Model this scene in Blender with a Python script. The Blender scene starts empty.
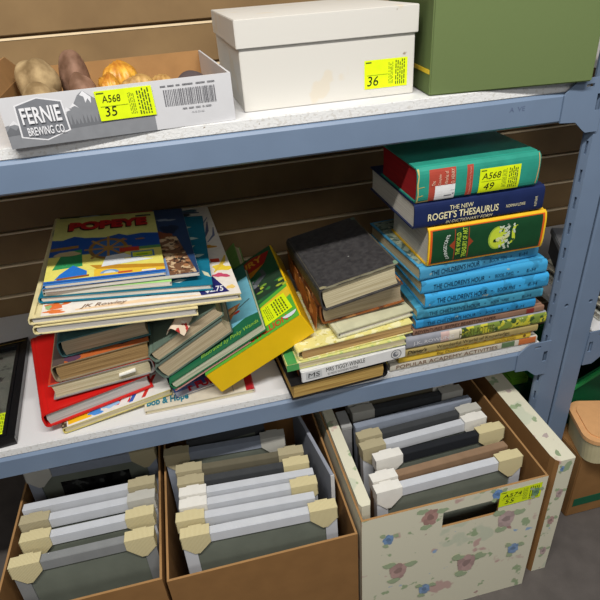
import bpy, bmesh, math, random
from math import sin, cos, pi, radians, sqrt, atan2, hypot
from mathutils import Vector, Matrix

random.seed(11)
SC = bpy.context.scene
COL = SC.collection

# ------------------------------------------------------------------ materials
def lin(c):
    return tuple((v / 255 / 12.92) if v / 255 <= 0.04045 else ((v / 255 + 0.055) / 1.055) ** 2.4 for v in c) + (1.0,)

_M = {}
def mat(name, rgb, rough=0.5, spec=0.4, metallic=0.0, noise=0.0, nscale=60.0, rgb2=None, bump=0.0, bscale=300.0):
    """Principled material whose colour wanders a little between two tones."""
    if name in _M:
        return _M[name]
    m = bpy.data.materials.new(name); m.use_nodes = True
    nt = m.node_tree; b = nt.nodes['Principled BSDF']
    b.inputs['Roughness'].default_value = rough
    b.inputs['Specular IOR Level'].default_value = spec
    b.inputs['Metallic'].default_value = metallic
    c = lin(rgb)
    tc = nt.nodes.new('ShaderNodeTexCoord')
    n = nt.nodes.new('ShaderNodeTexNoise'); n.inputs['Scale'].default_value = nscale; n.inputs['Detail'].default_value = 4
    nt.links.new(tc.outputs['Object'], n.inputs['Vector'])
    r = nt.nodes.new('ShaderNodeValToRGB')
    k = noise if noise else 0.06
    c2 = lin(rgb2) if rgb2 else tuple(v * (1 - k) for v in c[:3]) + (1,)
    r.color_ramp.elements[0].position = 0.35; r.color_ramp.elements[1].position = 0.65
    r.color_ramp.elements[0].color = c2; r.color_ramp.elements[1].color = c
    nt.links.new(n.outputs['Fac'], r.inputs['Fac'])
    nt.links.new(r.outputs['Color'], b.inputs['Base Color'])
    if bump:
        n2 = nt.nodes.new('ShaderNodeTexNoise'); n2.inputs['Scale'].default_value = bscale; n2.inputs['Detail'].default_value = 6
        nt.links.new(tc.outputs['Object'], n2.inputs['Vector'])
        bp = nt.nodes.new('ShaderNodeBump'); bp.inputs['Strength'].default_value = bump; bp.inputs['Distance'].default_value = 0.002
        nt.links.new(n2.outputs['Fac'], bp.inputs['Height'])
        nt.links.new(bp.outputs['Normal'], b.inputs['Normal'])
    _M[name] = m
    return m

def ink(rgb, rough=0.4):
    return mat('ink_%02x%02x%02x' % tuple(rgb), rgb, rough, 0.35, noise=0.08, nscale=90)

def paper(name, light, dark, lines=900, axis=2):
    """Edges of many leaves: fine streaks across the block's thickness."""
    if name in _M:
        return _M[name]
    m = bpy.data.materials.new(name); m.use_nodes = True
    nt = m.node_tree; b = nt.nodes['Principled BSDF']; b.inputs['Roughness'].default_value = 0.85
    b.inputs['Specular IOR Level'].default_value = 0.15
    tc = nt.nodes.new('ShaderNodeTexCoord'); mp = nt.nodes.new('ShaderNodeMapping')
    s = [6.0, 6.0, 6.0]; s[axis] = lines
    mp.inputs['Scale'].default_value = s
    n = nt.nodes.new('ShaderNodeTexNoise'); n.inputs['Scale'].default_value = 1.0; n.inputs['Detail'].default_value = 3
    nt.links.new(tc.outputs['Object'], mp.inputs['Vector']); nt.links.new(mp.outputs['Vector'], n.inputs['Vector'])
    r = nt.nodes.new('ShaderNodeValToRGB')
    r.color_ramp.elements[0].position = 0.3; r.color_ramp.elements[1].position = 0.62
    r.color_ramp.elements[0].color = lin(dark); r.color_ramp.elements[1].color = lin(light)
    nt.links.new(n.outputs['Fac'], r.inputs['Fac']); nt.links.new(r.outputs['Color'], b.inputs['Base Color'])
    bp = nt.nodes.new('ShaderNodeBump'); bp.inputs['Strength'].default_value = 0.35; bp.inputs['Distance'].default_value = 0.001
    nt.links.new(n.outputs['Fac'], bp.inputs['Height']); nt.links.new(bp.outputs['Normal'], b.inputs['Normal'])
    _M[name] = m
    return m

def patterned(name, base, blots, scale=25.0, rough=0.6, bump=0.0):
    """Printed pattern: blots = [(rgb, threshold, scale factor, offset)] laid over a base colour."""
    if name in _M:
        return _M[name]
    m = bpy.data.materials.new(name); m.use_nodes = True
    nt = m.node_tree; b = nt.nodes['Principled BSDF']; b.inputs['Roughness'].default_value = rough
    b.inputs['Specular IOR Level'].default_value = 0.3
    tc = nt.nodes.new('ShaderNodeTexCoord')
    cur = nt.nodes.new('ShaderNodeRGB'); cur.outputs[0].default_value = lin(base); out = cur.outputs[0]
    for rgb, th, f, off in blots:
        mp = nt.nodes.new('ShaderNodeMapping'); mp.inputs['Location'].default_value = (off, off * 1.7, off * .6)
        nt.links.new(tc.outputs['Object'], mp.inputs['Vector'])
        n = nt.nodes.new('ShaderNodeTexNoise'); n.inputs['Scale'].default_value = scale * f; n.inputs['Detail'].default_value = 3
        nt.links.new(mp.outputs['Vector'], n.inputs['Vector'])
        r = nt.nodes.new('ShaderNodeValToRGB')
        r.color_ramp.elements[0].position = th; r.color_ramp.elements[1].position = th + 0.03
        nt.links.new(n.outputs['Fac'], r.inputs['Fac'])
        mx = nt.nodes.new('ShaderNodeMixRGB'); mx.inputs['Color2'].default_value = lin(rgb)
        nt.links.new(r.outputs['Color'], mx.inputs['Fac']); nt.links.new(out, mx.inputs['Color1'])
        out = mx.outputs['Color']
    nt.links.new(out, b.inputs['Base Color'])
    if bump:
        n2 = nt.nodes.new('ShaderNodeTexNoise'); n2.inputs['Scale'].default_value = 350; n2.inputs['Detail'].default_value = 5
        nt.links.new(tc.outputs['Object'], n2.inputs['Vector'])
        bp = nt.nodes.new('ShaderNodeBump'); bp.inputs['Strength'].default_value = bump; bp.inputs['Distance'].default_value = 0.003
        nt.links.new(n2.outputs['Fac'], bp.inputs['Height']); nt.links.new(bp.outputs['Normal'], b.inputs['Normal'])
    _M[name] = m
    return m

def corrugated(name, light, dark, axis=0, freq=260):
    if name in _M:
        return _M[name]
    m = bpy.data.materials.new(name); m.use_nodes = True
    nt = m.node_tree; b = nt.nodes['Principled BSDF']; b.inputs['Roughness'].default_value = 0.8
    b.inputs['Specular IOR Level'].default_value = 0.2
    tc = nt.nodes.new('ShaderNodeTexCoord')
    w = nt.nodes.new('ShaderNodeTexWave'); w.wave_type = 'BANDS'; w.bands_direction = 'XYZ'[axis]
    w.inputs['Scale'].default_value = freq / 6.283; w.inputs['Distortion'].default_value = 0.6
    nt.links.new(tc.outputs['Object'], w.inputs['Vector'])
    r = nt.nodes.new('ShaderNodeValToRGB'); r.color_ramp.elements[0].color = lin(dark); r.color_ramp.elements[1].color = lin(light)
    nt.links.new(w.outputs['Fac'], r.inputs['Fac']); nt.links.new(r.outputs['Color'], b.inputs['Base Color'])
    bp = nt.nodes.new('ShaderNodeBump'); bp.inputs['Strength'].default_value = 0.3; bp.inputs['Distance'].default_value = 0.002
    nt.links.new(w.outputs['Fac'], bp.inputs['Height']); nt.links.new(bp.outputs['Normal'], b.inputs['Normal'])
    _M[name] = m
    return m

# ------------------------------------------------------------------ objects
def obj(name, bm, mats, parent=None, smooth=False):
    bmesh.ops.recalc_face_normals(bm, faces=bm.faces[:])
    me = bpy.data.meshes.new(name); bm.to_mesh(me); bm.free()
    for m in (mats if isinstance(mats, (list, tuple)) else [mats]):
        me.materials.append(m)
    if smooth:
        for p in me.polygons: p.use_smooth = True
    o = bpy.data.objects.new(name, me); COL.objects.link(o)
    if parent: o.parent = parent
    return o

def tag(o, label=None, cat=None, group=None, kind=None):
    if label: o['label'] = label
    if cat: o['category'] = cat
    if group: o['group'] = group
    if kind: o['kind'] = kind
    return o

def thing(name, label, cat, M=None, group=None):
    o = bpy.data.objects.new(name, None); o.empty_display_size = 0.02; COL.objects.link(o)
    if M is not None: o.matrix_world = M
    return tag(o, label, cat, group)

def box(bm, x0, x1, y0, y1, z0, z1, bev=0.0):
    vs = [bm.verts.new((x, y, z)) for x in (x0, x1) for y in (y0, y1) for z in (z0, z1)]
    fs = [bm.faces.new([vs[i] for i in f]) for f in ((0, 1, 3, 2), (4, 6, 7, 5), (0, 4, 5, 1), (2, 3, 7, 6), (0, 2, 6, 4), (1, 5, 7, 3))]
    if bev:
        es = list({e for f in fs for e in f.edges})
        bmesh.ops.bevel(bm, geom=es, offset=bev, segments=2, affect='EDGES', clamp_overlap=True)

def prism(bm, poly, f):
    """poly: list of 2-D points; f(a, b, end) -> 3-D point for end 0 and 1."""
    A = [bm.verts.new(f(a, b, 0)) for a, b in poly]; B = [bm.verts.new(f(a, b, 1)) for a, b in poly]
    n = len(poly)
    for i in range(n):
        bm.faces.new((A[i], A[(i + 1) % n], B[(i + 1) % n], B[i]))
    bm.faces.new(A[::-1]); bm.faces.new(B)

def cyl(bm, p, q, r, n=16, r2=None):
    p = Vector(p); q = Vector(q); d = (q - p).normalized()
    a = d.orthogonal().normalized(); b = d.cross(a); r2 = r if r2 is None else r2
    A = [bm.verts.new(p + (a * cos(2 * pi * i / n) + b * sin(2 * pi * i / n)) * r) for i in range(n)]
    B = [bm.verts.new(q + (a * cos(2 * pi * i / n) + b * sin(2 * pi * i / n)) * r2) for i in range(n)]
    for i in range(n): bm.faces.new((A[i], A[(i + 1) % n], B[(i + 1) % n], B[i]))
    bm.faces.new(A[::-1]); bm.faces.new(B)

def new(): return bmesh.new()

def Rz(a): return Matrix.Rotation(radians(a), 4, 'Z')
def Ry(a): return Matrix.Rotation(radians(a), 4, 'Y')
def Rx(a): return Matrix.Rotation(radians(a), 4, 'X')
def T(x, y, z): return Matrix.Translation((x, y, z))

# ------------------------------------------------------------------ printed matter
def ell(cx, cy, rx, ry=None, rot=0.0, n=22, a0=0, a1=360):
    ry = rx if ry is None else ry; c, s = cos(radians(rot)), sin(radians(rot)); P = []
    full = abs(a1 - a0) >= 360
    for i in range(n if full else n + 1):
        t = radians(a0 + (a1 - a0) * i / n); x, y = rx * cos(t), ry * sin(t)
        P.append((cx + x * c - y * s, cy + x * s + y * c))
    return P

def rect(u0, v0, u1, v1): return [(u0, v0), (u1, v0), (u1, v1), (u0, v1)]

def stroke(pts, w):
    L, R = [], []
    for i, (x, y) in enumerate(pts):
        x0, y0 = pts[max(i - 1, 0)]; x1, y1 = pts[min(i + 1, len(pts) - 1)]
        dx, dy = x1 - x0, y1 - y0; l = hypot(dx, dy) or 1
        k = w if not isinstance(w, (list, tuple)) else w[i]
        L.append((x - dy / l * k, y + dx / l * k)); R.append((x + dy / l * k, y - dx / l * k))
    return L + R[::-1]

def blob(cx, cy, rx, ry, seed, amp=0.25, n=18):
    rnd = random.Random(seed); ph = [rnd.uniform(0, 6.28) for _ in range(3)]
    P = []
    for i in range(n):
        t = 2 * pi * i / n
        k = 1 + amp * (0.5 * sin(2 * t + ph[0]) + 0.35 * sin(3 * t + ph[1]) + 0.3 * sin(5 * t + ph[2]))
        P.append((cx + rx * k * cos(t), cy + ry * k * sin(t)))
    return P

def band(P, lo, hi):
    """Part of a polygon between two heights."""
    for sgn, lim in ((1, lo), (-1, hi)):
        Q = []
        for k in range(len(P)):
            p, q = P[k], P[(k + 1) % len(P)]; dp, dq = sgn * (p[1] - lim), sgn * (q[1] - lim)
            if dp >= 0: Q.append(p)
            if (dp > 0 and dq < 0) or (dp < 0 and dq > 0):
                t = dp / (dp - dq); Q.append((p[0] + (q[0] - p[0]) * t, p[1] + (q[1] - p[1]) * t))
        P = Q
        if len(P) < 3: return None
    return P

def art(name, polys, parent, O, U, V, su, sv, lift=0.0002, step=0.000022, warp=None, label=None, clip=True):
    """Layers of flat printed shapes on a surface; points are fractions of su x sv from O along U and V."""
    O, U, V = Vector(O), Vector(U).normalized(), Vector(V).normalized(); N = U.cross(V)
    bm = new(); mats = []; mi = {}
    NB = 14
    for k, (P, rgb) in enumerate(polys):
        m = ink(rgb) if isinstance(rgb, tuple) else rgb
        if m.name not in mi: mi[m.name] = len(mats); mats.append(m)
        if clip: P = [(min(max(a, 0), 1), min(max(b, 0), 1)) for a, b in P]
        pieces = [P]
        if warp:
            pieces = [q for q in (band(P, b / NB, (b + 1) / NB) for b in range(NB)) if q]
        for Q in pieces:
            vs = []
            for a, b in Q:
                p = O + U * (a * su) + V * (b * sv)
                if warp: p = warp(p)
                vs.append(bm.verts.new(p + N * (lift + step * k)))
            try:
                f = bm.faces.new(vs); f.material_index = mi[m.name]
            except ValueError:
                pass
    bmesh.ops.remove_doubles(bm, verts=bm.verts[:], dist=2e-7)
    me = bpy.data.meshes.new(name); bm.normal_update(); bm.to_mesh(me); bm.free()
    for m in mats: me.materials.append(m)
    o = bpy.data.objects.new(name, me); COL.objects.link(o); o.parent = parent
    if label: o['label'] = label
    return o

def text(name, s, m, parent, O, U, V, w, h, lift=0.0005, bold=0.0, shear=0.0, warp=None, arc=0.0):
    """Lettering fitted to a w x h field with its lower left corner at O."""
    cu = bpy.data.curves.new('lettering', 'FONT'); cu.body = s; cu.size = 1; cu.offset = bold; cu.shear = shear; cu.resolution_u = 3
    to = bpy.data.objects.new('lettering', cu); COL.objects.link(to)
    dg = bpy.context.evaluated_depsgraph_get(); dg.update()
    me = bpy.data.meshes.new_from_object(to.evaluated_get(dg))
    bpy.data.objects.remove(to); bpy.data.curves.remove(cu)
    xs = [v.co.x for v in me.vertices]; ys = [v.co.y for v in me.vertices]
    x0, x1, y0, y1 = min(xs), max(xs), min(ys), max(ys)
    O, U, V = Vector(O), Vector(U).normalized(), Vector(V).normalized(); N = U.cross(V)
    for v in me.vertices:
        a = (v.co.x - x0) / (x1 - x0); b = (v.co.y - y0) / (y1 - y0)
        p = O + U * (a * w) + V * (b * h + arc * 4 * a * (1 - a))
        if warp: p = warp(p)
        v.co = p + N * lift
    me.materials.clear(); me.materials.append(m if not isinstance(m, tuple) else ink(m))
    me.name = name
    o = bpy.data.objects.new(name, me); COL.objects.link(o); o.parent = parent
    return o

STICK = (226, 246, 24)
def scribble_lines(u0, v0, u1, v1, n, seed, vertical=False):
    rnd = random.Random(seed); P = []
    for i in range(n):
        f0, f1 = i / n, (i + 0.5) / n; a = 0.0
        while a < 0.93:
            l = rnd.uniform(0.06, 0.2); e = min(1, a + l)
            if vertical: P.append(rect(u0 + (u1 - u0) * f0, v0 + (v1 - v0) * a, u0 + (u1 - u0) * f1, v0 + (v1 - v0) * e))
            else: P.append(rect(u0 + (u1 - u0) * a, v0 + (v1 - v0) * f0, u0 + (u1 - u0) * e, v0 + (v1 - v0) * f1))
            a = e + rnd.uniform(0.03, 0.06)
    return P

def sticker(parent, O, U, V, w, h, lines, seed=1, lift=0.0006, warp=None, small=True):
    polys = [(rect(0, 0, 1, 1), STICK)]
    if small:
        polys += [(p, (120, 140, 30)) for p in scribble_lines(0.56, 0.12, 0.68, 0.9, 4, seed, True)]
        polys += [(p, (80, 100, 30)) for p in scribble_lines(0.72, 0.08, 0.96, 0.95, 5, seed + 3, True)]
    polys += [(rect(0.03, 0.9, 0.16, 0.94), (80, 100, 30)), (rect(0.05, 0.47, 0.54, 0.485), (150, 170, 30))]
    s = art('price_sticker', polys, parent, O, U, V, w, h, lift=lift, step=0.000008, warp=warp, label='yellow price sticker with black handwriting')
    U_, V_ = Vector(U).normalized(), Vector(V).normalized()
    for t, u, v, a, b in lines:
        text('handwriting', t, (25, 28, 20), s, Vector(O) + U_ * (u * w) + V_ * (v * h), U, V, a * w, b * h, lift=lift + 0.00045, shear=0.15, warp=warp)
    return s

# ------------------------------------------------------------------ books
class Book:
    """Box frame: x along the front edge, y away from the viewer, z up. W x D x H are its outer sizes."""
    def __init__(s, name, label, M, W, D, H, cover, pages, spine='left', bt=0.0025, inset=0.003, bulge=0.003,
                 group=None, cat='book', spine_mat=None, groove=True, fore=0.0025):
        s.W, s.D, s.H, s.bulge, s.side = W, D, H, bulge, spine
        s.root = r = thing(name, label, cat, M, group)
        w, l = (W, D) if spine in ('left', 'right') else (D, W)
        def tr(x, y):
            if spine == 'left': return x, y
            if spine == 'right': return W - x, D - y
            if spine == 'front': return y, x          # re-mapped below
            return x, y
        def P(x, y, z):
            if spine == 'front': return (W - y, x, z)
            if spine == 'back': return (y, D - x, z)
            a, b = tr(x, y); return (a, b, z)
        n = 12
        def arc(off):
            q = []
            for i in range(n + 1):
                t = -1 + 2 * i / n
                zz = H / 2 + t * (H / 2 - off)
                q.append((-(s.bul(zz)) + off * 1.0 if off else -s.bul(zz), zz))
            return q
        outer = arc(0); g = 0.0011 if groove and w > 0.05 else 0
        prof = [(w, 0), (0.011, 0), (0.0085, g), (0.006, g), (0.003, 0)] + outer[1:-1] + \
               [(0.003, H), (0.006, H - g), (0.0085, H - g), (0.011, H), (w, H), (w, H - bt)]
        inner = arc(bt)
        prof += [(0.004, H - bt)] + inner[1:-1][::-1] + [(0.004, bt), (w, bt)]
        bm = new(); prism(bm, prof, lambda a, b, e: P(a, e * l, b))
        s.cover = obj('cover', bm, cover, r)
        # leaves
        x0 = 0.0022
        pb = [(x0 + 0.002, bt + 0.0002)]
        xe = w - inset
        for i in range(7):
            t = i / 6; zz = bt + 0.0002 + (H - 2 * bt - 0.0004) * t
            pb.append((xe - fore * 4 * t * (1 - t), zz))
        pb.append((x0 + 0.002, H - bt - 0.0002)); pb.append((x0, H / 2))
        bm = new(); prism(bm, pb, lambda a, b, e: P(a, inset if e == 0 else l - inset, b))
        s.pages = obj('page_block', bm, pages, r)
        if spine_mat:
            bm = new(); seg = arc(0); pts = [(a - 0.0004, b) for a, b in seg]
            A = [bm.verts.new(P(a, 0.0002, b)) for a, b in pts]; B = [bm.verts.new(P(a, l - 0.0002, b)) for a, b in pts]
            for i in range(len(pts) - 1): bm.faces.new((A[i], A[i + 1], B[i + 1], B[i]))
            o = obj('spine', bm, spine_mat, r, True)
            md = o.modifiers.new('thickness', 'SOLIDIFY'); md.thickness = 0.0003; md.offset = 0
    def bul(s, z):
        t = (z - s.H / 2) / (s.H / 2)
        return s.bulge * (1 - min(1, abs(t)) ** 4)
    def top(s, polys, name='cover_picture', u0=0, v0=0, u1=1, v1=1, lift=0.0002):
        return art(name, polys, s.root, (s.W * u0, s.D * v0, s.H), (1, 0, 0), (0, 1, 0), s.W * (u1 - u0), s.D * (v1 - v0), lift=lift)
    def toptext(s, t, rgb, u0, v0, u1, v1, lift=0.0014, name='title', **k):
        return text(name, t, rgb, s.root, (s.W * u0, s.D * v0, s.H), (1, 0, 0), (0, 1, 0), s.W * (u1 - u0), s.D * (v1 - v0), lift=lift, **k)
    def warp(s, p):
        return Vector((p.x, -s.bul(p.z), p.z))
    def sp(s, polys, name='spine_picture', lift=0.0003):
        return art(name, polys, s.root, (0, 0, 0), (1, 0, 0), (0, 0, 1), s.W, s.H, lift=lift, warp=s.warp)
    def sptext(s, t, rgb, u0, v0, u1, v1, lift=0.0012, vertical=False, name='title', **k):
        if vertical:
            return text(name, t, rgb, s.root, (s.W * u1, 0, s.H * v0), (0, 0, 1), (-1, 0, 0), s.H * (v1 - v0), s.W * (u1 - u0), lift=lift, warp=s.warp, **k)
        return text(name, t, rgb, s.root, (s.W * u0, 0, s.H * v0), (1, 0, 0), (0, 0, 1), s.W * (u1 - u0), s.H * (v1 - v0), lift=lift, warp=s.warp, **k)

def corners(fl, fr, H):
    """Frame for a book from its two upper front corners, given in space (the book may slope to one side)."""
    fl, fr = Vector(fl), Vector(fr); X = (fr - fl).normalized()
    Yv = Vector((-X.y, X.x, 0)).normalized(); Zv = X.cross(Yv)
    M = Matrix((X, Yv, Zv)).transposed().to_4x4(); M.translation = fl - Zv * H
    return M, (fr - fl).length

def cloth(name, rgb, **k):
    return mat(name, rgb, k.pop('rough', 0.55), 0.3, noise=k.pop('noise', 0.14), nscale=k.pop('nscale', 45), bump=k.pop('bump', 0.12), bscale=900, **k)

P_WHITE = paper('leaves_white', (224, 219, 206), (188, 180, 166))
P_GREY = paper('leaves_grey', (200, 197, 192), (160, 156, 150))
P_TAN = paper('leaves_tan', (194, 178, 148), (156, 138, 108))
P_BROWN = paper('leaves_brown', (170, 138, 92), (112, 86, 52))
P_CREAM = paper('leaves_cream', (214, 204, 170), (166, 150, 112))
P_ROUGH = paper('leaves_rough_cut', (200, 164, 108), (120, 88, 52), lines=420)
P_RED = paper('leaves_red_stained', (176, 38, 40), (138, 26, 30))
P_GOLD = paper('leaves_gilt', (196, 164, 96), (138, 104, 52), lines=600)

# ================================================================== SETTING
steel = mat('blue_grey_painted_steel', (112, 130, 154), 0.38, 0.5, noise=0.06, nscale=14, bump=0.04, bscale=120)
dark_hole = mat('dark_slot', (14, 14, 16), 0.9, 0.1)

# slatted back wall: boards with real grooves between them
slat = mat('brown_slatwall', (136, 110, 74), 0.6, 0.25, rgb2=(124, 99, 66), nscale=9, bump=0.05)
slat_lip = mat('slatwall_groove_lip', (232, 210, 172), 0.5, 0.3)
bm = new()
box(bm, -1.25, 1.6, 0.505, 0.53, -0.5, 1.35)
grooves = [-0.41, -0.33, -0.25, -0.17, -0.09, -0.012, 0.066, 0.146, 0.226, 0.305, 0.383, 0.461, 0.54, 0.62, 0.70, 0.78, 0.86, 0.94, 1.02, 1.10, 1.18, 1.26]
prev = -0.5
for g in grooves + [1.35]:
    box(bm, -1.25, 1.6, 0.492, 0.5049, prev, g - 0.0045, 0.0012); prev = g + 0.0045
w = obj('wall_back', bm, slat); tag(w, kind='structure')
bm = new()
for g in grooves: box(bm, -1.25, 1.6, 0.4918, 0.5045, g - 0.0043, g - 0.0004)
t = obj('trim_1', bm, slat_lip); tag(t, kind='structure')
bm = new(); box(bm, -1.25, 1.6, -1.6, 0.53, -0.53, -0.5)
fl = obj('floor', bm, mat('grey_concrete_floor', (98, 92, 88), 0.6, 0.3, noise=0.2, nscale=20, bump=0.1)); tag(fl, kind='structure')

# ---- shelving
def cut(o, cutters):
    for c in cutters:
        md = o.modifiers.new('cut', 'BOOLEAN'); md.operation = 'DIFFERENCE'; md.object = c; md.solver = 'EXACT'
    dg = bpy.context.evaluated_depsgraph_get(); dg.update()
    me = bpy.data.meshes.new_from_object(o.evaluated_get(dg)); o.modifiers.clear(); o.data = me
    for c in cutters: bpy.data.objects.remove(c)

def tmp(f):
    bm = new(); f(bm); return obj('slot', bm, dark_hole)

def post(parent, x0, x1, chamfer_left):
    """Upright: folded channel with slotted chamfer and two rows of bolt holes."""
    c = 0.011; w = x1 - x0; t = 0.0022; d = 0.017
    if chamfer_left:
        out = [(x0, d), (x0, c + 0.002), (x0 + c * 0.55, 0.0), (x1 - 0.003, 0.0), (x1, 0.003), (x1, d)]
        inn = [(x1 - t, d), (x1 - t, 0.004), (x1 - 0.004, t), (x0 + c * 0.55 + 0.001, t), (x0 + t, c + 0.003), (x0 + t, d)]
    else:
        out = [(x0, d), (x0, 0.003), (x0 + 0.003, 0.0), (x1 - c * 0.55, 0.0), (x1, c + 0.002), (x1, d)]
        inn = [(x1 - t, d), (x1 - t, c + 0.003), (x1 - c * 0.55 - 0.001, t), (x0 + 0.004, t), (x0 + t, 0.004), (x0 + t, d)]
    bm = new(); prism(bm, out, lambda a, b, e: (a, b, -0.5 if e == 0 else 1.2))
    o = obj('post', bm, steel, parent)
    cs = []
    xc = x0 + c * 0.28 if chamfer_left else x1 - c * 0.28
    def slots(bm):
        z = -0.38
        while z < 1.15:
            M = T(xc, c / 2 + 0.001, z) @ Rz(-65 if chamfer_left else 65)
            vs = len(bm.verts); box(bm, -0.0022, 0.0022, -0.0055, 0.0055, -0.0115, 0.0115)
            bm.verts.ensure_lookup_table()
            for v in bm.verts[vs:]: v.co = M @ v.co
            z += 0.0495
    cs.append(tmp(slots))
    def holes(bm):
        for z in (-0.33, 0.097, 0.524, 0.95): cyl(bm, ((x0 + x1) / 2 + 0.004, -0.01, z), ((x0 + x1) / 2 + 0.004, 0.012, z), 0.0045, 14)
    cs.append(tmp(holes))
    cut(o, cs)
    return o

def beam(parent, xa, xb, ztop, plate_right=True):
    """Step beam with rolled lip, and the hooked end plate that hangs on the upright."""
    h = 0.0456
    prof = [(0.0, ztop - h + 0.003), (0.0, ztop - 0.005), (0.0035, ztop - 0.001), (0.006, ztop), (0.040, ztop), (0.040, ztop - h), (0.003, ztop - h)]
    bm = new(); prism(bm, prof, lambda a, b, e: (xa if e == 0 else xb, a, b))
    o = obj('beam', bm, steel, parent)
    s = 1 if plate_right else -1; X = xb if plate_right else xa
    pl = [(-0.062, -0.004), (-0.056, 0.004), (-0.042, 0.016), (-0.036, 0.019), (0.010, 0.019), (0.010, -0.066), (-0.012, -0.066), (-0.018, -0.062), (-0.034, -0.0475), (-0.062, -0.0455)]
    bm = new(); prism(bm, [(X + s * a, ztop + b) for a, b in pl], lambda a, b, e: (a, -0.0035 if e == 0 else -0.0003, b))
    p = obj('end_plate', bm, steel, o)
    def f(bm):
        box(bm, *sorted((X + s * -0.026, X + s * -0.012)), -0.01, 0.0, ztop + 0.0055, ztop + 0.0105)
        box(bm, *sorted((X + s * -0.003, X + s * 0.006)), -0.01, 0.0, ztop - 0.032, ztop - 0.006)
    cut(p, [tmp(f)])
    bm = new(); box(bm, *sorted((X + s * -0.003, X + s * 0.006)), -0.0002, 0.0, ztop - 0.032, ztop - 0.006)
    return o, p

unit = thing('shelving_unit', 'blue-grey painted steel shelving unit with two beams and a slotted upright', 'shelf', T(0, 0, 0))
ZU = 0.507
bl, _ = beam(unit, -1.15, 0.6548, 0.0)
bu, pu = beam(unit, -1.15, 0.6548, ZU)
post(unit, 0.6560, 0.7050, True)
post(unit, -1.21, -1.152, False)
# rear members of the same unit
bm = new(); box(bm, -1.15, 0.6555, 0.44, 0.48, -0.0456, 0.0); obj('beam', bm, steel, unit)
bm = new(); box(bm, -1.15, 0.6555, 0.44, 0.48, ZU - 0.0456, ZU); obj('beam', bm, steel, unit)
bm = new(); box(bm, 0.6560, 0.7050, 0.445, 0.488, -0.5, 1.2); obj('post', bm, steel, unit)
text('stamped_lettering', 'A  VE', (98, 112, 140), bu, (0.502, 0.0, 0.488), (1, 0, 0), (0, 0, 1), 0.026, 0.007, lift=0.0004)

unit2 = thing('shelving_unit', 'neighbouring blue-grey steel shelving unit cut off by the right edge', 'shelf', T(0, 0, 0))
post(unit2, 0.7092, 0.760, False)
beam(unit2, 0.764, 1.45, 0.0, False)
beam(unit2, 0.764, 1.45, ZU, False)
bm = new(); box(bm, 0.7085, 0.760, 0.445, 0.488, -0.5, 1.2); obj('post', bm, steel, unit2)

white_board = patterned('white_particle_board', (216, 216, 216), [((218, 218, 220), 0.60, 1.2, 3.0), ((140, 128, 110), 0.745, 7, 1.0)], 22, 0.5, 0.05)
raw_edge = patterned('raw_speckled_board_edge', (224, 224, 222), [((210, 208, 203), 0.58, 8, 2.0), ((130, 112, 86), 0.73, 4, 5.0)], 22, 0.85, 0.3)
def board(label, x0, x1, z):
    bm = new(); box(bm, x0, x1, 0.0045, 0.488, z + 0.0004, z + 0.0163, 0.0012)
    for f in bm.faces: pass
    o = obj('shelf_board', bm, [white_board, raw_edge])
    for p in o.data.polygons:
        if abs(p.normal.y) > 0.5: p.material_index = 1
    return tag(o, label, 'shelf board')
board('white speckled lower shelf board under the books and the black picture frame', -1.14, 0.643, 0.0)
board('white upper shelf board under the three cartons', -1.14, 0.643, ZU)
board('white upper shelf board of the neighbouring unit at the right edge', 0.766, 1.44, ZU)
board('white lower shelf board of the neighbouring unit on the right', 0.766, 1.44, 0.0)
ZD = 0.0167          # top of the lower board
ZT = ZU + 0.0167     # top of the upper board

# ================================================================== RIGHT STACK (spines to the front)
BLUE = (62, 156, 206)
def spine_front(name, label, xl, xr, z0, z1, depth, cover, pages, y=0.0, group=None, yaw=0.0, **k):
    k.setdefault('bulge', min(0.004, (z1 - z0) * 0.18))
    return Book(name, label, T(xl, y, z0) @ Rz(yaw), xr - xl, depth, z1 - z0, cover, pages, spine='front', group=group, **k)
RG = 'books in the tall right stack'
b = spine_front('book', 'cream book with brown lettering, at the very bottom of the right stack', 0.318, 0.634, 0.0172, 0.0345, 0.235, cloth('cream_paper_cover', (206, 200, 184)), P_WHITE, y=0.004, group=RG, bulge=0.0015)
b.sptext('POPULAR ACADEMY ACTIVITIES', (120, 84, 60), 0.04, 0.3, 0.72, 0.8)
b.sp([(rect(0.75, 0.2, 0.84, 0.9), (96, 120, 84)), (rect(0.87, 0.1, 0.99, 0.95), (196, 112, 60))])
b = spine_front('book', 'thin bright yellow book, second from the bottom of the right stack', 0.335, 0.616, 0.0352, 0.0500, 0.21, cloth('yellow_paper_cover', (226, 190, 64)), P_CREAM, y=0.002, group=RG, bulge=0.001)
b.sptext('Big Dictionary', (110, 84, 30), 0.28, 0.22, 0.52, 0.72)
b.sptext('GOLDEN BOOKS', (150, 116, 40), 0.72, 0.3, 0.88, 0.7, name='publisher_line')
b.sp([(ell(0.95, 0.5, 0.012, 0.24), (120, 90, 40))])
b = spine_front('book', 'olive tan book with red dots along its spine, just above the thin yellow book', 0.341, 0.626, 0.0505, 0.0682, 0.2, cloth('olive_tan_cover', (172, 154, 98)), P_CREAM, y=0.0, group=RG)
b.sptext("Disney's", (40, 30, 24), 0.03, 0.3, 0.17, 0.86, bold=0.02, shear=0.3)
b.sptext('Wonderful World of Knowledge', (72, 58, 34), 0.24, 0.3, 0.78, 0.86)
b.sp([(rect(0, 0.02, 1, 0.17), (226, 216, 190))] + [(ell(0.04 + 0.07 * i, 0.1, 0.012, 0.09), (190, 60, 44)) for i in range(14)])
foliage = patterned('green_yellow_foliage_print', (122, 140, 60), [((196, 190, 60), 0.52, 1.3, 0.0), ((58, 80, 44), 0.56, 1.9, 4.0), ((206, 206, 150), 0.66, 2.2, 8.0)], 40, 0.4)
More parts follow.
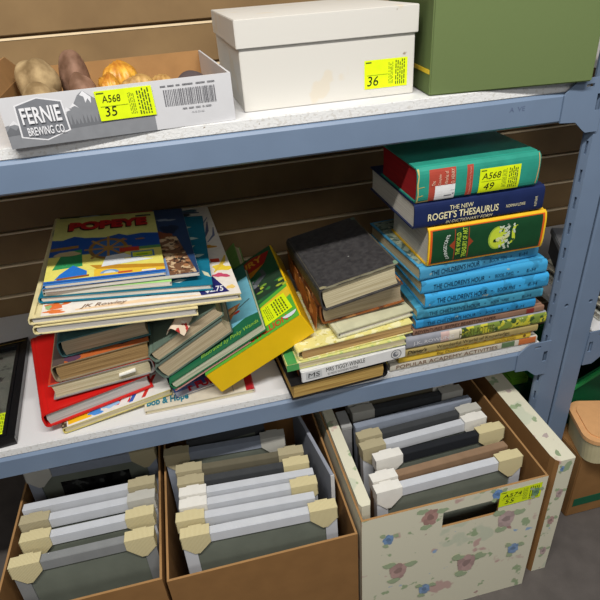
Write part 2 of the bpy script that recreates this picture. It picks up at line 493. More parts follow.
b = spine_front('book', 'thick paperback with spine fading from grey to leafy green and yellow', 0.345, 0.640, 0.0688, 0.0945, 0.2, cloth('leafy_cover_grey', (150, 152, 160), bump=0.03), P_WHITE, y=-0.001, group=RG)
b.sp([(rect(0.36, 0.03, 0.999, 0.97), foliage), (rect(0.24, 0.03, 0.36, 0.97), (206, 176, 168)), (rect(0.30, 0.03, 0.385, 0.97), (214, 204, 184))])
b.sptext('J.K. ROWLING', (222, 222, 224), 0.05, 0.28, 0.33, 0.66)
b.sptext('HARRY POTTER', (92, 96, 40), 0.37, 0.2, 0.62, 0.86)
b = spine_front('book', 'slim brown book with dark lettering, directly under the lowest blue book', 0.361, 0.634, 0.0952, 0.1085, 0.2, cloth('brown_cover', (146, 112, 92)), P_TAN, y=0.001, group=RG, bulge=0.001)
b.sptext('ADVENTURES  JEFFREY BEARSTON PAPER', (58, 34, 30), 0.01, 0.2, 0.62, 0.84)
b.sp([(rect(0.86, 0.1, 0.92, 0.9), (130, 50, 44))])
blues = [(0.365, 0.611, 0.1092, 0.1300, 'BOOK ONE', 'E-H', (48, 142, 196), 'blue cloth book one, the lowest of the five matching blue spines', 0.19, 0.002),
         (0.366, 0.622, 0.1306, 0.1530, 'BOOK THREE', 'E-H', (66, 148, 178), 'duller blue-green cloth book three, second lowest of the five blue spines', 0.192, 0.001),
         (0.379, 0.627, 0.1536, 0.1840, 'BOOK FIVE', 'E-H', (58, 160, 214), 'brightest blue cloth book five, middle of the five blue spines', 0.19, -0.002),
         (0.371, 0.620, 0.1846, 0.2120, 'BOOK TWO', 'E-H', (62, 156, 204), 'blue cloth book two, second highest of the five blue spines', 0.195, 0.0),
         (0.366, 0.608, 0.2126, 0.2400, 'BOOK TEN', 'E-H', (70, 148, 186), 'faded blue cloth book ten, topmost blue spine under the fat green book', 0.215, 0.0)]
for xl, xr, z0, z1, nm, eh, c, lab, dp, yy in blues:
    m = patterned('worn_blue_cloth_%d' % c[0], c, [(tuple(int(v * 0.85) for v in c), 0.56, 1, c[0] * .1), ((150, 166, 160), 0.70, 2.4, c[0] * .2)], 30, 0.5, 0.15)
    b = spine_front('book', lab, xl, xr, z0, z1, dp, m, P_CREAM, y=yy, yaw=4.0 if nm == 'BOOK TEN' else 0.0, group='matching blue cloth books', cat='book')
    b.sptext("THE CHILDREN'S HOUR", (18, 50, 78), 0.09, 0.34, 0.49, 0.7)
    b.sptext(nm, (22, 62, 92), 0.575, 0.38, 0.72, 0.64, name='volume_lettering')
    b.sptext(eh, (18, 50, 78), 0.83, 0.38, 0.90, 0.62, name='publisher_lettering')
    b.sp([(ell(0.53, 0.5, 0.006, 0.05), (22, 62, 92)), (ell(0.76, 0.5, 0.006, 0.05), (22, 62, 92))], name='spine_dots')
    if nm == 'BOOK TEN':
        b.top([(rect(0.02, 0.06, 0.22, 0.98), patterned('pale_green_worn_picture', (142, 158, 140), [((86, 104, 92), 0.52, 1.2, 0.0), ((188, 196, 172), 0.58, 1.8, 3.0)], 60))])
fat = cloth('dark_green_cover', (24, 66, 38), rough=0.35, bump=0.05)
b = spine_front('book', 'fat dark green book with yellow border and a yellow-green emblem on its spine', 0.378, 0.599, 0.2407, 0.3130, 0.165, cloth('yellow_edged_cover', (238, 190, 40), rough=0.4, bump=0.03), P_WHITE, y=-0.001, group=RG, bulge=0.005, bt=0.003)
GR = (22, 68, 38); YG = (196, 214, 60); GY = (196, 206, 186)
em = [(ell(0.585, 0.5, 0.082, 0.30, 0), (150, 180, 60)), (ell(0.588, 0.5, 0.072, 0.27), YG)]
rnd = random.Random(5)
em += [(stroke([(0.70, 0.30), (0.725, 0.42), (0.715, 0.62), (0.725, 0.74), (0.75, 0.76)], [0.009, 0.014, 0.012, 0.012, 0.006]), YG)]
for i in range(44):
    em.append((blob(rnd.gauss(0.655, 0.028), rnd.uniform(0.2, 0.8), 0.011, 0.036, i, 0.6, 10), GY if i % 4 else (34, 74, 46)))
for i in range(7):
    em.append((blob(0.56 + 0.018 * i, 0.44 + 0.012 * i, 0.011, 0.05, 60 + i, 0.5, 10), (206, 210, 150) if i else (20, 50, 30)))
b.sp([(rect(0, 0.02, 1, 0.98), (240, 196, 40)), (rect(0.012, 0.05, 0.985, 0.95), (214, 92, 30)), (rect(0.03, 0.07, 0.968, 0.925), GR),
      ([(0.175, 0.5), (0.215, 0.62), (0.215, 0.9), (0.222, 0.9), (0.222, 0.1), (0.215, 0.1), (0.215, 0.38)], (150, 62, 34)),
      ([(0.375, 0.52), (0.338, 0.64), (0.338, 0.9), (0.331, 0.9), (0.331, 0.12), (0.338, 0.12), (0.338, 0.4)], (150, 62, 34))] + em)
b.sptext("LIVINGSTON'S", (206, 214, 206), 0.145, 0.18, 0.175, 0.8, vertical=True, bold=0.02, arc=0.006, lift=0.003)
b.sptext('THE WORLD', (170, 200, 60), 0.225, 0.24, 0.262, 0.82, vertical=True, bold=0.02, lift=0.003)
b.sptext('TREASURY OF ART', (170, 200, 60), 0.275, 0.16, 0.315, 0.92, vertical=True, bold=0.02, lift=0.003)
b = spine_front('book', 'navy blue thesaurus with cream lettering, second from the top of the right stack', 0.351, 0.588, 0.3137, 0.3600, 0.212, cloth('navy_jacket', (30, 42, 84), rough=0.32, bump=0.02), P_WHITE, y=0.001, group=RG, bulge=0.004)
CRM = (232, 224, 178)
b.sptext('THE NEW', CRM, 0.26, 0.62, 0.44, 0.78)
b.sptext("ROGET'S THESAURUS", CRM, 0.10, 0.30, 0.64, 0.58, bold=0.015)
b.sptext('IN DICTIONARY FORM', CRM, 0.24, 0.10, 0.60, 0.22, shear=0.2)
b.sptext('NORMAN LEWIS', CRM, 0.70, 0.36, 0.85, 0.48, name='author_lettering')
b.sptext('PUTNAM', CRM, 0.925, 0.24, 0.945, 0.62, vertical=True, name='publisher_lettering')
b = spine_front('book', 'teal green book with red stained page edges, on top of the right stack', 0.352, 0.569, 0.3607, 0.4190, 0.158, cloth('teal_cloth', (44, 148, 128), rough=0.5), P_RED, y=0.0, group=RG, bulge=0.005)
wear = [(stroke([(0.004, 0.02), (0.012, 0.3), (0.005, 0.55), (0.014, 0.8), (0.006, 0.98)], [0.008, 0.004, 0.007, 0.004, 0.01]), (196, 180, 110)),
        (stroke([(0.0, 0.2), (0.05, 0.24)], 0.012), (190, 176, 106)), (stroke([(0.0, 0.46), (0.06, 0.48)], 0.01), (190, 176, 106)),
        (stroke([(0.0, 0.04), (0.1, 0.05)], 0.016), (196, 180, 110)), (stroke([(0.98, 0.1), (0.99, 0.6), (0.985, 0.98)], 0.004), (196, 160, 110))]
b.sp([(rect(0.095, 0.03, 0.305, 0.93), (176, 74, 58)), (rect(0.395, 0.05, 0.445, 0.93), (176, 74, 58)), (rect(0.145, 0.03, 0.305, 0.46), (232, 232, 232)),
      (rect(0.27, 0.28, 0.3, 0.29), (110, 110, 116)), (rect(0.22, 0.12, 0.28, 0.16), (120, 120, 126)), (rect(0.285, 0.16, 0.3, 0.2), (120, 120, 126))] + wear)
for i, (t_, v1) in enumerate((('The', 0.62), ('Complete', 0.78), ('Works of', 0.86), ('O. HENRY', 0.9))):
    b.sptext(t_, (226, 196, 170), 0.115 + i * 0.05, 0.49, 0.142 + i * 0.05, v1, vertical=True, lift=0.002)
b.sptext('Foreword by Harry Hansen', (210, 150, 130), 0.408, 0.1, 0.432, 0.88, vertical=True, name='foreword_lettering', lift=0.002)
b.sptext('DOUBLEDAY', (120, 120, 110), 0.80, 0.26, 0.815, 0.64, vertical=True, name='publisher_lettering')
sticker(b.root, (0.108, 0, 0.0035), (1, 0, 0), (0, 0, 1), 0.073, 0.041, [('A568', 0.06, 0.56, 0.46, 0.26), ('49', 0.12, 0.12, 0.26, 0.28)], 3, lift=0.0012, warp=b.warp)

# ================================================================== MIDDLE STACK
MG = 'books in the middle stack'
Mx = T(0.118, -0.020, 0.0172) @ Rz(4)
b = Book('book', 'black hardback with gold-brown page edges at the bottom of the middle stack', Mx, 0.187, 0.235, 0.0350, cloth('black_boards', (26, 25, 27)), P_GOLD, spine='right', bulge=0.005, group=MG)
bm = new()
for sx in (0.1905,): box(bm, sx, sx + 0.0012, 0.001, 0.010, 0.004, 0.030)
obj('headband', bm, ink((220, 196, 60)), b.root)
Mx, W = corners((0.138, -0.022, 0.0798), (0.343, -0.010, 0.0835), 0.0258)
puz = thing('puzzle_box', 'slim white boxed puzzle with black lettering, jutting from the middle stack', 'box', Mx, MG)
bm = new(); box(bm, 0, W, 0, 0.19, 0.0002, 0.0256, 0.0015); obj('lid', bm, mat('white_card', (222, 222, 220), 0.4, 0.35, noise=0.04), puz)
def pz(t_, u0, v0, u1, v1, c=(40, 38, 40), **k):
    text('title', t_, c, puz, (W * u0, 0, 0.0256 * v0), (1, 0, 0), (0, 0, 1), W * (u1 - u0), 0.0256 * (v1 - v0), **k)
art('logo_panel', [(rect(0.04, 0.2, 0.19, 0.82), (196, 198, 198)), (rect(0.06, 0.24, 0.17, 0.30), (150, 152, 152))], puz, (0, 0, 0), (1, 0, 0), (0, 0, 1), W, 0.0256)
pz('MS', 0.06, 0.36, 0.17, 0.74, shear=0.1)
pz('MRS TIGGY-WINKLE', 0.23, 0.50, 0.60, 0.86)
pz('20 PIECE WOODEN PUZZLE', 0.24, 0.20, 0.53, 0.38, (80, 78, 78))
ring = ell(0.905, 0.5, 0.052, 0.40, n=30); ring2 = ell(0.905, 0.5, 0.045, 0.345, n=30)
art('round_emblem', [(ring, (70, 72, 76)), (ring2, (214, 214, 212)), (ell(0.9, 0.5, 0.028, 0.24), (110, 112, 118)), (ell(0.912, 0.56, 0.018, 0.12), (190, 190, 190))], puz, (0, 0, 0), (1, 0, 0), (0, 0, 1), W, 0.0256)
art('side_picture', [(rect(0, 0.05, 1, 0.95), (38, 26, 24)), (rect(0.72, 0.1, 0.9, 0.7), (150, 76, 34)), (rect(0.3, 0.05, 0.7, 0.3), (110, 60, 30))], puz, (0, 0.19, 0), (0, -1, 0), (0, 0, 1), 0.19, 0.0256)
yg = patterned('pale_yellow_green_print', (206, 206, 128), [((176, 194, 120), 0.57, 1.4, 0.0), ((222, 218, 166), 0.58, 1.8, 3.0)], 60, 0.5)
Mx, W = corners((0.116, -0.014, 0.0950), (0.343, -0.010, 0.1020), 0.0145)
b = Book('book', 'pale yellow-green paperback lying on the white puzzle box', Mx, W, 0.22, 0.0145, yg, P_CREAM, spine='left', bt=0.0018, inset=0.0006, bulge=0.002, group=MG, groove=False)
b.top([(rect(0, 0, 0.08, 0.3), (70, 150, 80)), (rect(0.0, 0.3, 0.06, 0.9), (88, 160, 92))])
art('front_edge_print', [(rect(0.0, 0.0, 0.1, 1), (80, 158, 88))], b.root, (-0.002, -0.0002, 0), (1, 0, 0), (0, 0, 1), W, 0.0140)
Mx, W = corners((0.142, -0.010, 0.1185), (0.359, -0.001, 0.1272), 0.0222)
b = Book('book', 'yellow covered book with rough-cut brown pages and curled cream spine', Mx, W, 0.2, 0.0222, patterned('yellow_cream_worn_cover', (224, 214, 136), [((234, 228, 176), 0.5, 1.2, 0.0), ((204, 190, 104), 0.62, 2.0, 3.0)], 50, 0.6, 0.3), P_ROUGH, spine='left', bt=0.0022, inset=0.001, bulge=0.006, group=MG, groove=False)
Mx, W = corners((0.216, -0.002, 0.1366), (0.366, 0.016, 0.1440), 0.0136)
b = Book('book', 'slim pale cream book under the orange-brown torn book in the middle stack', Mx, W, 0.21, 0.0136, cloth('pale_sage_cover', (206, 204, 170)), P_WHITE, spine='left', group=MG, bulge=0.003)
Mx, W = corners((0.193, 0.030, 0.1790), (0.351, 0.033, 0.1948), 0.0415)
torn = patterned('worn_orange_brown_cover', (150, 88, 44), [((196, 140, 86), 0.56, 1.0, 0.0), ((96, 54, 30), 0.58, 1.6, 5.0)], 30, 0.6, 0.3)
b = Book('book', 'thick orange-brown book with torn spine, directly under the black book', Mx, W, 0.245, 0.0415, torn, P_TAN, spine='left', bt=0.003, bulge=0.004, group=MG)
# loose torn spine strip hanging off its left side
bm = new(); rnd = random.Random(4); n = 14; A = []; B = []
for i in range(n + 1):
    yv = 0.004 + 0.236 * i / n
    A.append(bm.verts.new((-0.0055 - 0.006 * sin(i / n * pi) * 0.6, yv, 0.0445 + rnd.uniform(-0.004, 0.004))))
    B.append(bm.verts.new((-0.009 - 0.006 * (1 - i / n), yv, -0.004 + rnd.uniform(-0.006, 0.004))))
for i in range(n): bm.faces.new((A[i], A[i + 1], B[i + 1], B[i]))
o = obj('torn_spine', bm, [torn], b.root); o['label'] = 'loose torn orange-brown spine strip'
md = o.modifiers.new('thickness', 'SOLIDIFY'); md.thickness = 0.0016; md.offset = 0
Mx, W = corners((0.187, 0.002, 0.2285), (0.331, 0.009, 0.2518), 0.0455)
leather = mat('worn_black_leather', (68, 66, 66), 0.5, 0.4, rgb2=(50, 48, 49), nscale=120, bump=0.35, bscale=900)
b = Book('book', 'worn black leather book with frayed corners on top of the middle stack', Mx, W, 0.225, 0.0455, leather, P_CREAM, spine='left', bt=0.0024, bulge=0.004, inset=0.005, group=MG)
tan_thread = (150, 142, 110)
rnd = random.Random(9)
fr = [(stroke([(0.004, 0.03 + i / 14 * 0.93) if True else 0 for i in range(15)], [rnd.uniform(0.003, 0.008) for _ in range(15)]), (86, 82, 70)),
      (stroke([(0.03 + i / 14 * 0.95, 0.010) for i in range(15)], [rnd.uniform(0.002, 0.010) for _ in range(15)]), (120, 114, 92)),
      (stroke([(0.988, 0.02 + i / 14 * 0.95) for i in range(15)], [rnd.uniform(0.002, 0.007) for _ in range(15)]), (104, 98, 78)),
      (blob(0.03, 0.02, 0.05, 0.02, 3), tan_thread), (blob(0.975, 0.02, 0.03, 0.035, 6), (120, 146, 120)), (blob(0.975, 0.96, 0.03, 0.03, 8), (96, 110, 98)), (blob(0.55, 0.34, 0.008, 0.006, 2), (170, 170, 166))]
b.top(fr, name='frayed_edges')
art('page_edge_fraying', [(stroke([(0.05 + i / 16 * 0.93, 0.965) for i in range(17)], [rnd.uniform(0.01, 0.05) for _ in range(17)]), (150, 146, 122))], b.root, (0, 0, 0), (1, 0, 0), (0, 0, 1), W, 0.047)

# ================================================================== FANNED BOOKS (leaning on each other)
FG = 'leaning books between the stacks'
# flat book on the deck below them
bw = Book('book', 'thin cream book with teal lettering lying flat on the board under the leaning books', T(-0.150, 0.022, 0.0172) @ Rz(0.5), 0.203, 0.24, 0.0085, cloth('cream_worn_cover', (214, 206, 186)), P_CREAM, spine='right', bt=0.0015, inset=0.001, bulge=0.0015, group=FG, groove=False, spine_mat=cloth('red_spine_cloth', (170, 38, 44)))
bw.top([(rect(0.93, 0.0, 1.0, 1.0), (172, 36, 44)), (rect(0.81, 0.02, 0.816, 0.2), (120, 120, 120))])
bw.toptext('Bob & Hope', (24, 118, 140), 0.02, 0.02, 0.40, 0.12, bold=0.03)
bc = Book('comic_book', 'blue comic with red lettering poking out under the yellow box', T(-0.090, 0.040, 0.0262) @ Rz(14), 0.085, 0.2, 0.004, cloth('blue_comic_cover', (66, 92, 150)), P_WHITE, spine='left', bt=0.0006, inset=0.0002, bulge=0.0006, group=FG, groove=False, cat='comic book')
bc.top([(rect(0, 0, 1, 0.06), (190, 196, 214)), (rect(0.1, 0.06, 0.5, 0.4), (96, 120, 176))])
bc.toptext('r FUN', (188, 40, 60), 0.30, 0.01, 0.98, 0.12, bold=0.05, lift=0.0006)
# yellow box, its left lower edge on the board, propped up against the middle stack
yel = mat('yellow_glossy_card', (232, 190, 16), 0.35, 0.4, noise=0.05, nscale=30)
PHI = 27.4
yb = thing('book_box', 'thick yellow box with a green jungle horse picture, propped between the two stacks', 'box', T(-0.0065, 0.015, 0.0395) @ Ry(-PHI), FG)
WY, DY, HY = 0.206, 0.30, 0.051
bm = new(); box(bm, 0, WY, 0, DY, 0, HY, 0.0015); obj('box_body', bm, yel, yb)
g1, g2 = (52, 110, 62), (80, 166, 60)
pol = [(rect(0, 0.0, 0.985, 1), (46, 96, 62)), ([(0, 0.0), (0.985, 0.0), (0.985, 0.40), (0.6, 0.34), (0, 0.3)], (92, 176, 60)), ([(0.0, 0.42), (0.985, 0.40), (0.985, 0.62), (0.5, 0.66), (0, 0.6)], (44, 66, 48)),
       ([(0.2, 0.16), (0.62, 0.30), (0.985, 0.36), (0.985, 0.26), (0.6, 0.16)], (232, 196, 50))]
rnd = random.Random(8)
for i in range(24): pol.append((blob(rnd.uniform(0.5, 0.98), rnd.uniform(0.36, 0.6), 0.035, 0.014, i + 20, 0.4, 9), [(176, 190, 60), (60, 120, 60), (120, 160, 60)][i % 3]))
pol += [(blob(0.56, 0.55, 0.13, 0.10, 3, 0.5), (40, 42, 48)), (blob(0.62, 0.62, 0.10, 0.05, 5, 0.6), (120, 124, 128)), (stroke([(0.52, 0.52), (0.48, 0.42), (0.5, 0.34)], [0.03, 0.018, 0.012]), (132, 136, 140)),
        (stroke([(0.62, 0.5), (0.6, 0.42), (0.63, 0.36)], [0.03, 0.016, 0.012]), (90, 92, 98)), (stroke([(0.7, 0.6), (0.82, 0.66), (0.8, 0.74)], [0.03, 0.03, 0.02]), (88, 92, 96)),
        (blob(0.42, 0.24, 0.10, 0.06, 9, 0.5), (206, 60, 36)), (blob(0.36, 0.30, 0.05, 0.03, 2, 0.4), (222, 90, 50)),
        ([(0.42, 0.78), (0.86, 0.80), (0.96, 0.93), (0.74, 0.97), (0.42, 0.90)], (172, 40, 34)), ([(0.46, 0.66), (0.70, 0.72), (0.86, 0.80), (0.56, 0.78)], (206, 130, 30)),
        ([(0.42, 0.70), (0.56, 0.66), (0.62, 0.80), (0.42, 0.80)], (160, 40, 36))]
art('cover_picture', pol, yb, (0, 0, HY), (1, 0, 0), (0, 1, 0), WY, DY)
text('title', 'FURY', (226, 160, 50), yb, (WY * 0.52, DY * 0.84, HY), (1, 0.05, 0), (0, 1, 0), WY * 0.34, DY * 0.085, lift=0.0012, bold=0.03)
text('title', 'STALLION', (206, 70, 40), yb, (WY * 0.50, DY * 0.022, HY), (1, 0.0, 0), (0, 1, 0), WY * 0.38, DY * 0.06, lift=0.0012, bold=0.02)
sticker(yb, (WY * 0.40, DY * 0.07, HY), (1, 0.10, 0), (-0.10, 1, 0), WY * 0.56, DY * 0.20, [('A568', 0.02, 0.48, 0.26, 0.26), ('49', 0.16, 0.1, 0.2, 0.3)], 7, lift=0.0014)
art('white_patch', [(ell(0.5, 0.5, 0.5, 0.5, a0=180, a1=360), (224, 226, 230))], yb, (WY * 0.84, DY * 0.03, HY), (1, 0, 0), (0, 1, 0), WY * 0.14, DY * 0.07, lift=0.0024)
# picture book on the yellow box
b = Book('picture_book', 'green and sky blue picture book with pale page edges lying on the tilted yellow box', T(-0.0875, 0.020, 0.0640) @ Ry(-27.4), 0.200, 0.235, 0.0170, cloth('green_picture_cover', (40, 110, 72), bump=0.02), paper('leaves_sage', (206, 206, 180), (150, 156, 128)), spine='left', bt=0.002, inset=0.0012, bulge=0.002, group=FG, cat='book')
b.top([(rect(0, 0.06, 1, 1), (118, 186, 206)), ([(0, 0.0), (1, 0), (1, 0.17), (0.86, 0.20), (0.66, 0.16), (0.4, 0.2), (0, 0.18)], (34, 104, 70)), (rect(0, 0.78, 1, 1), (60, 120, 110)),
       ([(0.52, 0.20), (0.62, 0.18), (0.86, 0.44), (0.72, 0.46)], (176, 110, 60)), ([(0.56, 0.34), (0.78, 0.38), (0.8, 0.43), (0.58, 0.40)], (206, 170, 120)), ([(0.5, 0.24), (0.58, 0.2), (0.62, 0.3), (0.55, 0.31)], (196, 188, 150)), (blob(0.80, 0.34, 0.03, 0.02, 3), (190, 60, 44)), (stroke([(0.74, 0.36), (0.96, 0.42)], 0.006), (60, 70, 60))])
b.toptext('Illustrated by Pinky Wanda', (150, 200, 70), 0.36, 0.022, 0.98, 0.085, shear=0.2)
# thin striped comic under the picture book
b = Book('comic_book', 'thin comic with pink and orange striped edge under the green picture book', T(-0.0865, 0.022, 0.0580) @ Ry(-27.4), 0.165, 0.23, 0.0030, cloth('pink_comic_cover', (206, 150, 140)), paper('leaves_pink', (216, 176, 160), (150, 100, 96), lines=500), spine='left', bt=0.0008, inset=0.0003, bulge=0.001, group=FG, groove=False, cat='comic book')
gcover = cloth('grey_green_cloth', (96, 112, 102))
b = Book('book', 'lower of the two tan-paged hardbacks leaning on the green picture book', T(-0.0985, 0.036, 0.0790) @ Ry(-30.0), 0.150, 0.215, 0.0340, gcover, P_TAN, spine='left', bt=0.0022, bulge=0.004, group=FG, inset=0.002)
b = Book('book', 'upper of the two tan-paged hardbacks leaning beside the narrow books of the left pile', T(-0.1075, 0.038, 0.1165) @ Ry(-30.0), 0.148, 0.215, 0.0255, cloth('grey_green_cloth_pale', (104, 122, 108)), P_TAN, spine='left', bt=0.0022, bulge=0.004, group=FG, inset=0.002)
b = Book('book', 'green hardback leaning at the back, only its corner showing beside the big pale cover', T(0.008, 0.336, 0.0210) @ Ry(-44.0), 0.125, 0.14, 0.0220, cloth('bright_green_cloth', (124, 172, 86)), P_CREAM, spine='left', bt=0.0026, bulge=0.004, group=FG, inset=0.002)
# curled torn paper jutting out under the big white cover
bm = new(); A = []; B = []
for i in range(13):
    t_ = i / 12; a = pi * 1.25 * t_
    A.append(bm.verts.new((-0.002 + 0.030 * t_, 0.0, 0.012 * sin(a))))
    B.append(bm.verts.new((0.012 + 0.030 * t_, 0.045, 0.008 + 0.012 * sin(a))))
for i in range(12): bm.faces.new((A[i], A[i + 1], B[i + 1], B[i]))
o = obj('paper_scrap', bm, patterned('red_white_printed_paper', (214, 196, 172), [((170, 50, 44), 0.55, 1.3, 0.0), ((226, 220, 206), 0.6, 1, 4.0)], 60, 0.5))
o.matrix_world = T(-0.080, 0.030, 0.176) @ Ry(-14) @ Rz(-20)
md = o.modifiers.new('thickness', 'SOLIDIFY'); md.thickness = 0.0005
tag(o, 'curled red and white torn paper sticking out above the fanned hardbacks', 'paper')

# ================================================================== LEFT STACK
LG = 'books in the left pile'
Mx, W = corners((-0.291, 0.013, 0.0312), (-0.103, 0.050, 0.0420), 0.0125)
b = Book('picture_book', 'thin yellow-edged picture book with coloured stripes at the bottom of the left pile', Mx, 0.196, 0.25, 0.0125, cloth('yellow_white_cover', (222, 206, 120)), P_CREAM, spine='left', bt=0.0015, inset=0.0006, bulge=0.0015, group=LG, groove=False)
st = [(rect(0, 0, 1, 1), (224, 222, 214)), (rect(0.05, 0.02, 0.26, 0.5), (236, 186, 30)), ([(0.24, 0.12), (0.3, 0.3), (0.72, 0.5), (0.62, 0.03), (0.5, 0.04)], (206, 44, 36)), (blob(0.33, 0.13, 0.09, 0.05, 2, 0.5), (206, 92, 150)), (blob(0.30, 0.05, 0.07, 0.03, 5, 0.4), (70, 140, 214)), (blob(0.44, 0.07, 0.07, 0.035, 7, 0.5), (150, 190, 226)),
      ([(0.50, 0.02), (0.58, 0.02), (0.78, 0.3), (0.70, 0.3)], (228, 226, 220)), ([(0.60, 0.02), (0.64, 0.02), (0.82, 0.26), (0.78, 0.26)], (52, 90, 170)), ([(0.72, 0.02), (0.76, 0.02), (0.92, 0.24), (0.88, 0.24)], (196, 50, 44))]
b.top(st)
art('spiral_edge', [(rect(0, 0, 1, 1), (70, 60, 44))] + [(ell(0.25 + 0.5 * (i % 2), 0.1 + 0.11 * i, 0.2, 0.04), (150, 140, 110)) for i in range(8)], b.root, (-0.001, 0, 0.0125), (1, 0, 0), (0, 1, 0), 0.0085, 0.06, lift=0.0012)
redc = mat('red_glossy_cover', (206, 30, 26), 0.32, 0.4, noise=0.05, nscale=20)
Mx, W = corners((-0.316, 0.020, 0.0655), (-0.131, 0.066, 0.0760), 0.0320)
b = Book('book', 'large bright red hardback with white page edges near the bottom of the left pile', Mx, 0.190, 0.27, 0.0320, redc, P_GREY, spine='left', bt=0.0035, inset=0.004, bulge=0.005, group=LG)
Mx, W = corners((-0.299, 0.043, 0.1070), (-0.128, 0.056, 0.1150), 0.0325)
b = Book('book', 'grey-boarded book with cream pages and a dark red spine, lying on the red hardback', Mx, 0.176, 0.235, 0.0325, cloth('grey_red_boards', (150, 146, 142)), P_CREAM, spine='right', bt=0.0022, bulge=0.004, group=LG, spine_mat=cloth('dark_red_spine', (150, 26, 28)))
b.top([(rect(0, 0, 1, 1), (200, 64, 40)), (rect(0.02, 0.02, 0.5, 0.6), (150, 40, 34))])
bm = new(); prism(bm, [(0.118, 0.0145), (0.148, 0.0165), (0.1475, 0.0195), (0.118, 0.0165)], lambda a, c, e: (a, -0.004 if e == 0 else 0.004, c)); o = obj('bookmark', bm, ink((236, 234, 226)), b.root); o['label'] = 'white paper bookmark between the pages'
Mx, W = corners((-0.281, 0.043, 0.1455), (-0.113, 0.058, 0.1535), 0.0355)
b = Book('book', 'tan-paged book with orange picture cover in the middle of the left pile', Mx, 0.165, 0.23, 0.0355, cloth('brown_grey_boards', (150, 132, 104)), P_BROWN, spine='left', bt=0.0022, bulge=0.005, group=LG)
b.top([(rect(0, 0, 1, 1), (186, 96, 46)), (blob(0.62, 0.12, 0.2, 0.05, 4, 0.6), (40, 34, 36)), (blob(0.2, 0.05, 0.14, 0.04, 6, 0.6), (92, 60, 80)), (rect(0, 0, 0.12, 0.6), (90, 76, 70)), (blob(0.4, 0.2, 0.2, 0.1, 9, 0.5), (206, 120, 60)), (blob(0.88, 0.1, 0.16, 0.06, 3, 0.5), (60, 60, 66))])
Mx, W = corners((-0.263, 0.058, 0.1835), (-0.090, 0.074, 0.1905), 0.0345)
b = Book('book', 'teal-bound book with tan page edges, highest of the narrow books in the left pile', Mx, 0.150, 0.22, 0.0345, cloth('teal_boards', (72, 112, 114)), P_TAN, spine='left', bt=0.0026, bulge=0.005, group=LG)
Mx, W = corners((-0.262, 0.070, 0.2180), (-0.104, 0.080, 0.2060), 0.0180)
b = Book('book', 'thin dark red book squeezed under the two large pale books on the left pile', Mx, 0.150, 0.21, 0.0180, cloth('dark_maroon_cover', (96, 38, 40)), P_TAN, spine='left', bt=0.0014, bulge=0.001, group=LG, groove=False)
creamc = cloth('cream_cloth', (226, 212, 160), bump=0.05)
Mx, W = corners((-0.275, 0.013, 0.2455), (-0.021, 0.022, 0.2240), 0.0150)
b = Book('book', 'large thin cream book with grey pages, directly under the big illustrated cover', Mx, W, 0.36, 0.0150, creamc, P_GREY, spine='left', bt=0.0018, inset=0.002, bulge=0.003, group=LG)
Mx, W = corners((-0.277, 0.014, 0.2625), (0.055, 0.031, 0.2330), 0.0140)
big = Book('picture_book', 'large cream-edged picture book with pale watercolour cover and navy price corner', Mx, W, 0.43, 0.0140, creamc, P_GREY, spine='left', bt=0.0022, inset=0.003, bulge=0.003, group=LG)
wc = [(rect(0.048, 0.0, 1, 1), (236, 228, 216)), (rect(0.048, 0.9, 0.6, 1), (214, 210, 206)),
      (blob(0.11, 0.070, 0.055, 0.026, 2, 0.5), (222, 110, 50)), (blob(0.105, 0.024, 0.05, 0.013, 5, 0.5), (226, 120, 56)), (blob(0.13, 0.1, 0.02, 0.02, 6, 0.4), (170, 190, 170)), (blob(0.17, 0.10, 0.03, 0.012, 7, 0.5), (226, 130, 80)), (blob(0.075, 0.06, 0.012, 0.02, 8, 0.4), (150, 180, 120)),
      (stroke([(0.2, 0.02), (0.5, 0.03), (0.8, 0.02)], [0.005, 0.012, 0.004]), (238, 206, 166)), (blob(0.9, 0.47, 0.05, 0.022, 3, 0.5), (206, 150, 50)), (rect(0.9, 0.30, 0.95, 0.335), (214, 70, 44)), (blob(0.95, 0.24, 0.05, 0.03, 9, 0.4), (236, 206, 60)), (blob(0.93, 0.17, 0.04, 0.02, 11, 0.5), (206, 80, 110)), (blob(0.62, 0.09, 0.016, 0.016, 13, 0.5), (236, 196, 50)), (blob(0.55, 0.07, 0.03, 0.008, 15, 0.5), (214, 90, 60)),
      (blob(0.88, 0.1, 0.02, 0.018, 16, 0.4), (240, 210, 70)), (blob(0.96, 0.06, 0.02, 0.018, 18, 0.4), (240, 206, 120)),
      (blob(0.73, 0.915, 0.13, 0.055, 21, 0.5), (36, 38, 44)), (blob(0.60, 0.90, 0.08, 0.022, 22, 0.5), (220, 150, 100)), (stroke([(0.7, 0.96), (0.85, 0.93), (0.93, 0.92)], [0.008, 0.02, 0.006]), (80, 96, 120)), (blob(0.86, 0.955, 0.08, 0.014, 24, 0.5), (70, 110, 130)),
      (stroke([(0.9, 0.55), (0.94, 0.66), (0.96, 0.78)], [0.004, 0.01, 0.003]), (90, 96, 130)), (stroke([(0.92, 0.52), (0.97, 0.6), (0.985, 0.7)], [0.003, 0.008, 0.003]), (110, 116, 150)), (stroke([(0.87, 0.6), (0.9, 0.7), (0.97, 0.84)], [0.003, 0.006, 0.003]), (120, 126, 160)), (stroke([(0.90, 0.20), (0.97, 0.3), (0.99, 0.36)], [0.004, 0.012, 0.004]), (226, 190, 70)),
      ([(0.80, 0.015), (0.945, 0.022), (0.885, 0.165), (0.775, 0.155)], (40, 40, 104)),
      (blob(0.02, 0.80, 0.016, 0.05, 31, 0.2), (170, 170, 130)), (rect(0.018, 0.02, 0.022, 0.98), (190, 176, 126)), (stroke([(0.03, 0.62), (0.045, 0.58)], 0.004), (50, 46, 44)), (rect(0.028, 0.2, 0.044, 0.34), (60, 56, 56))]
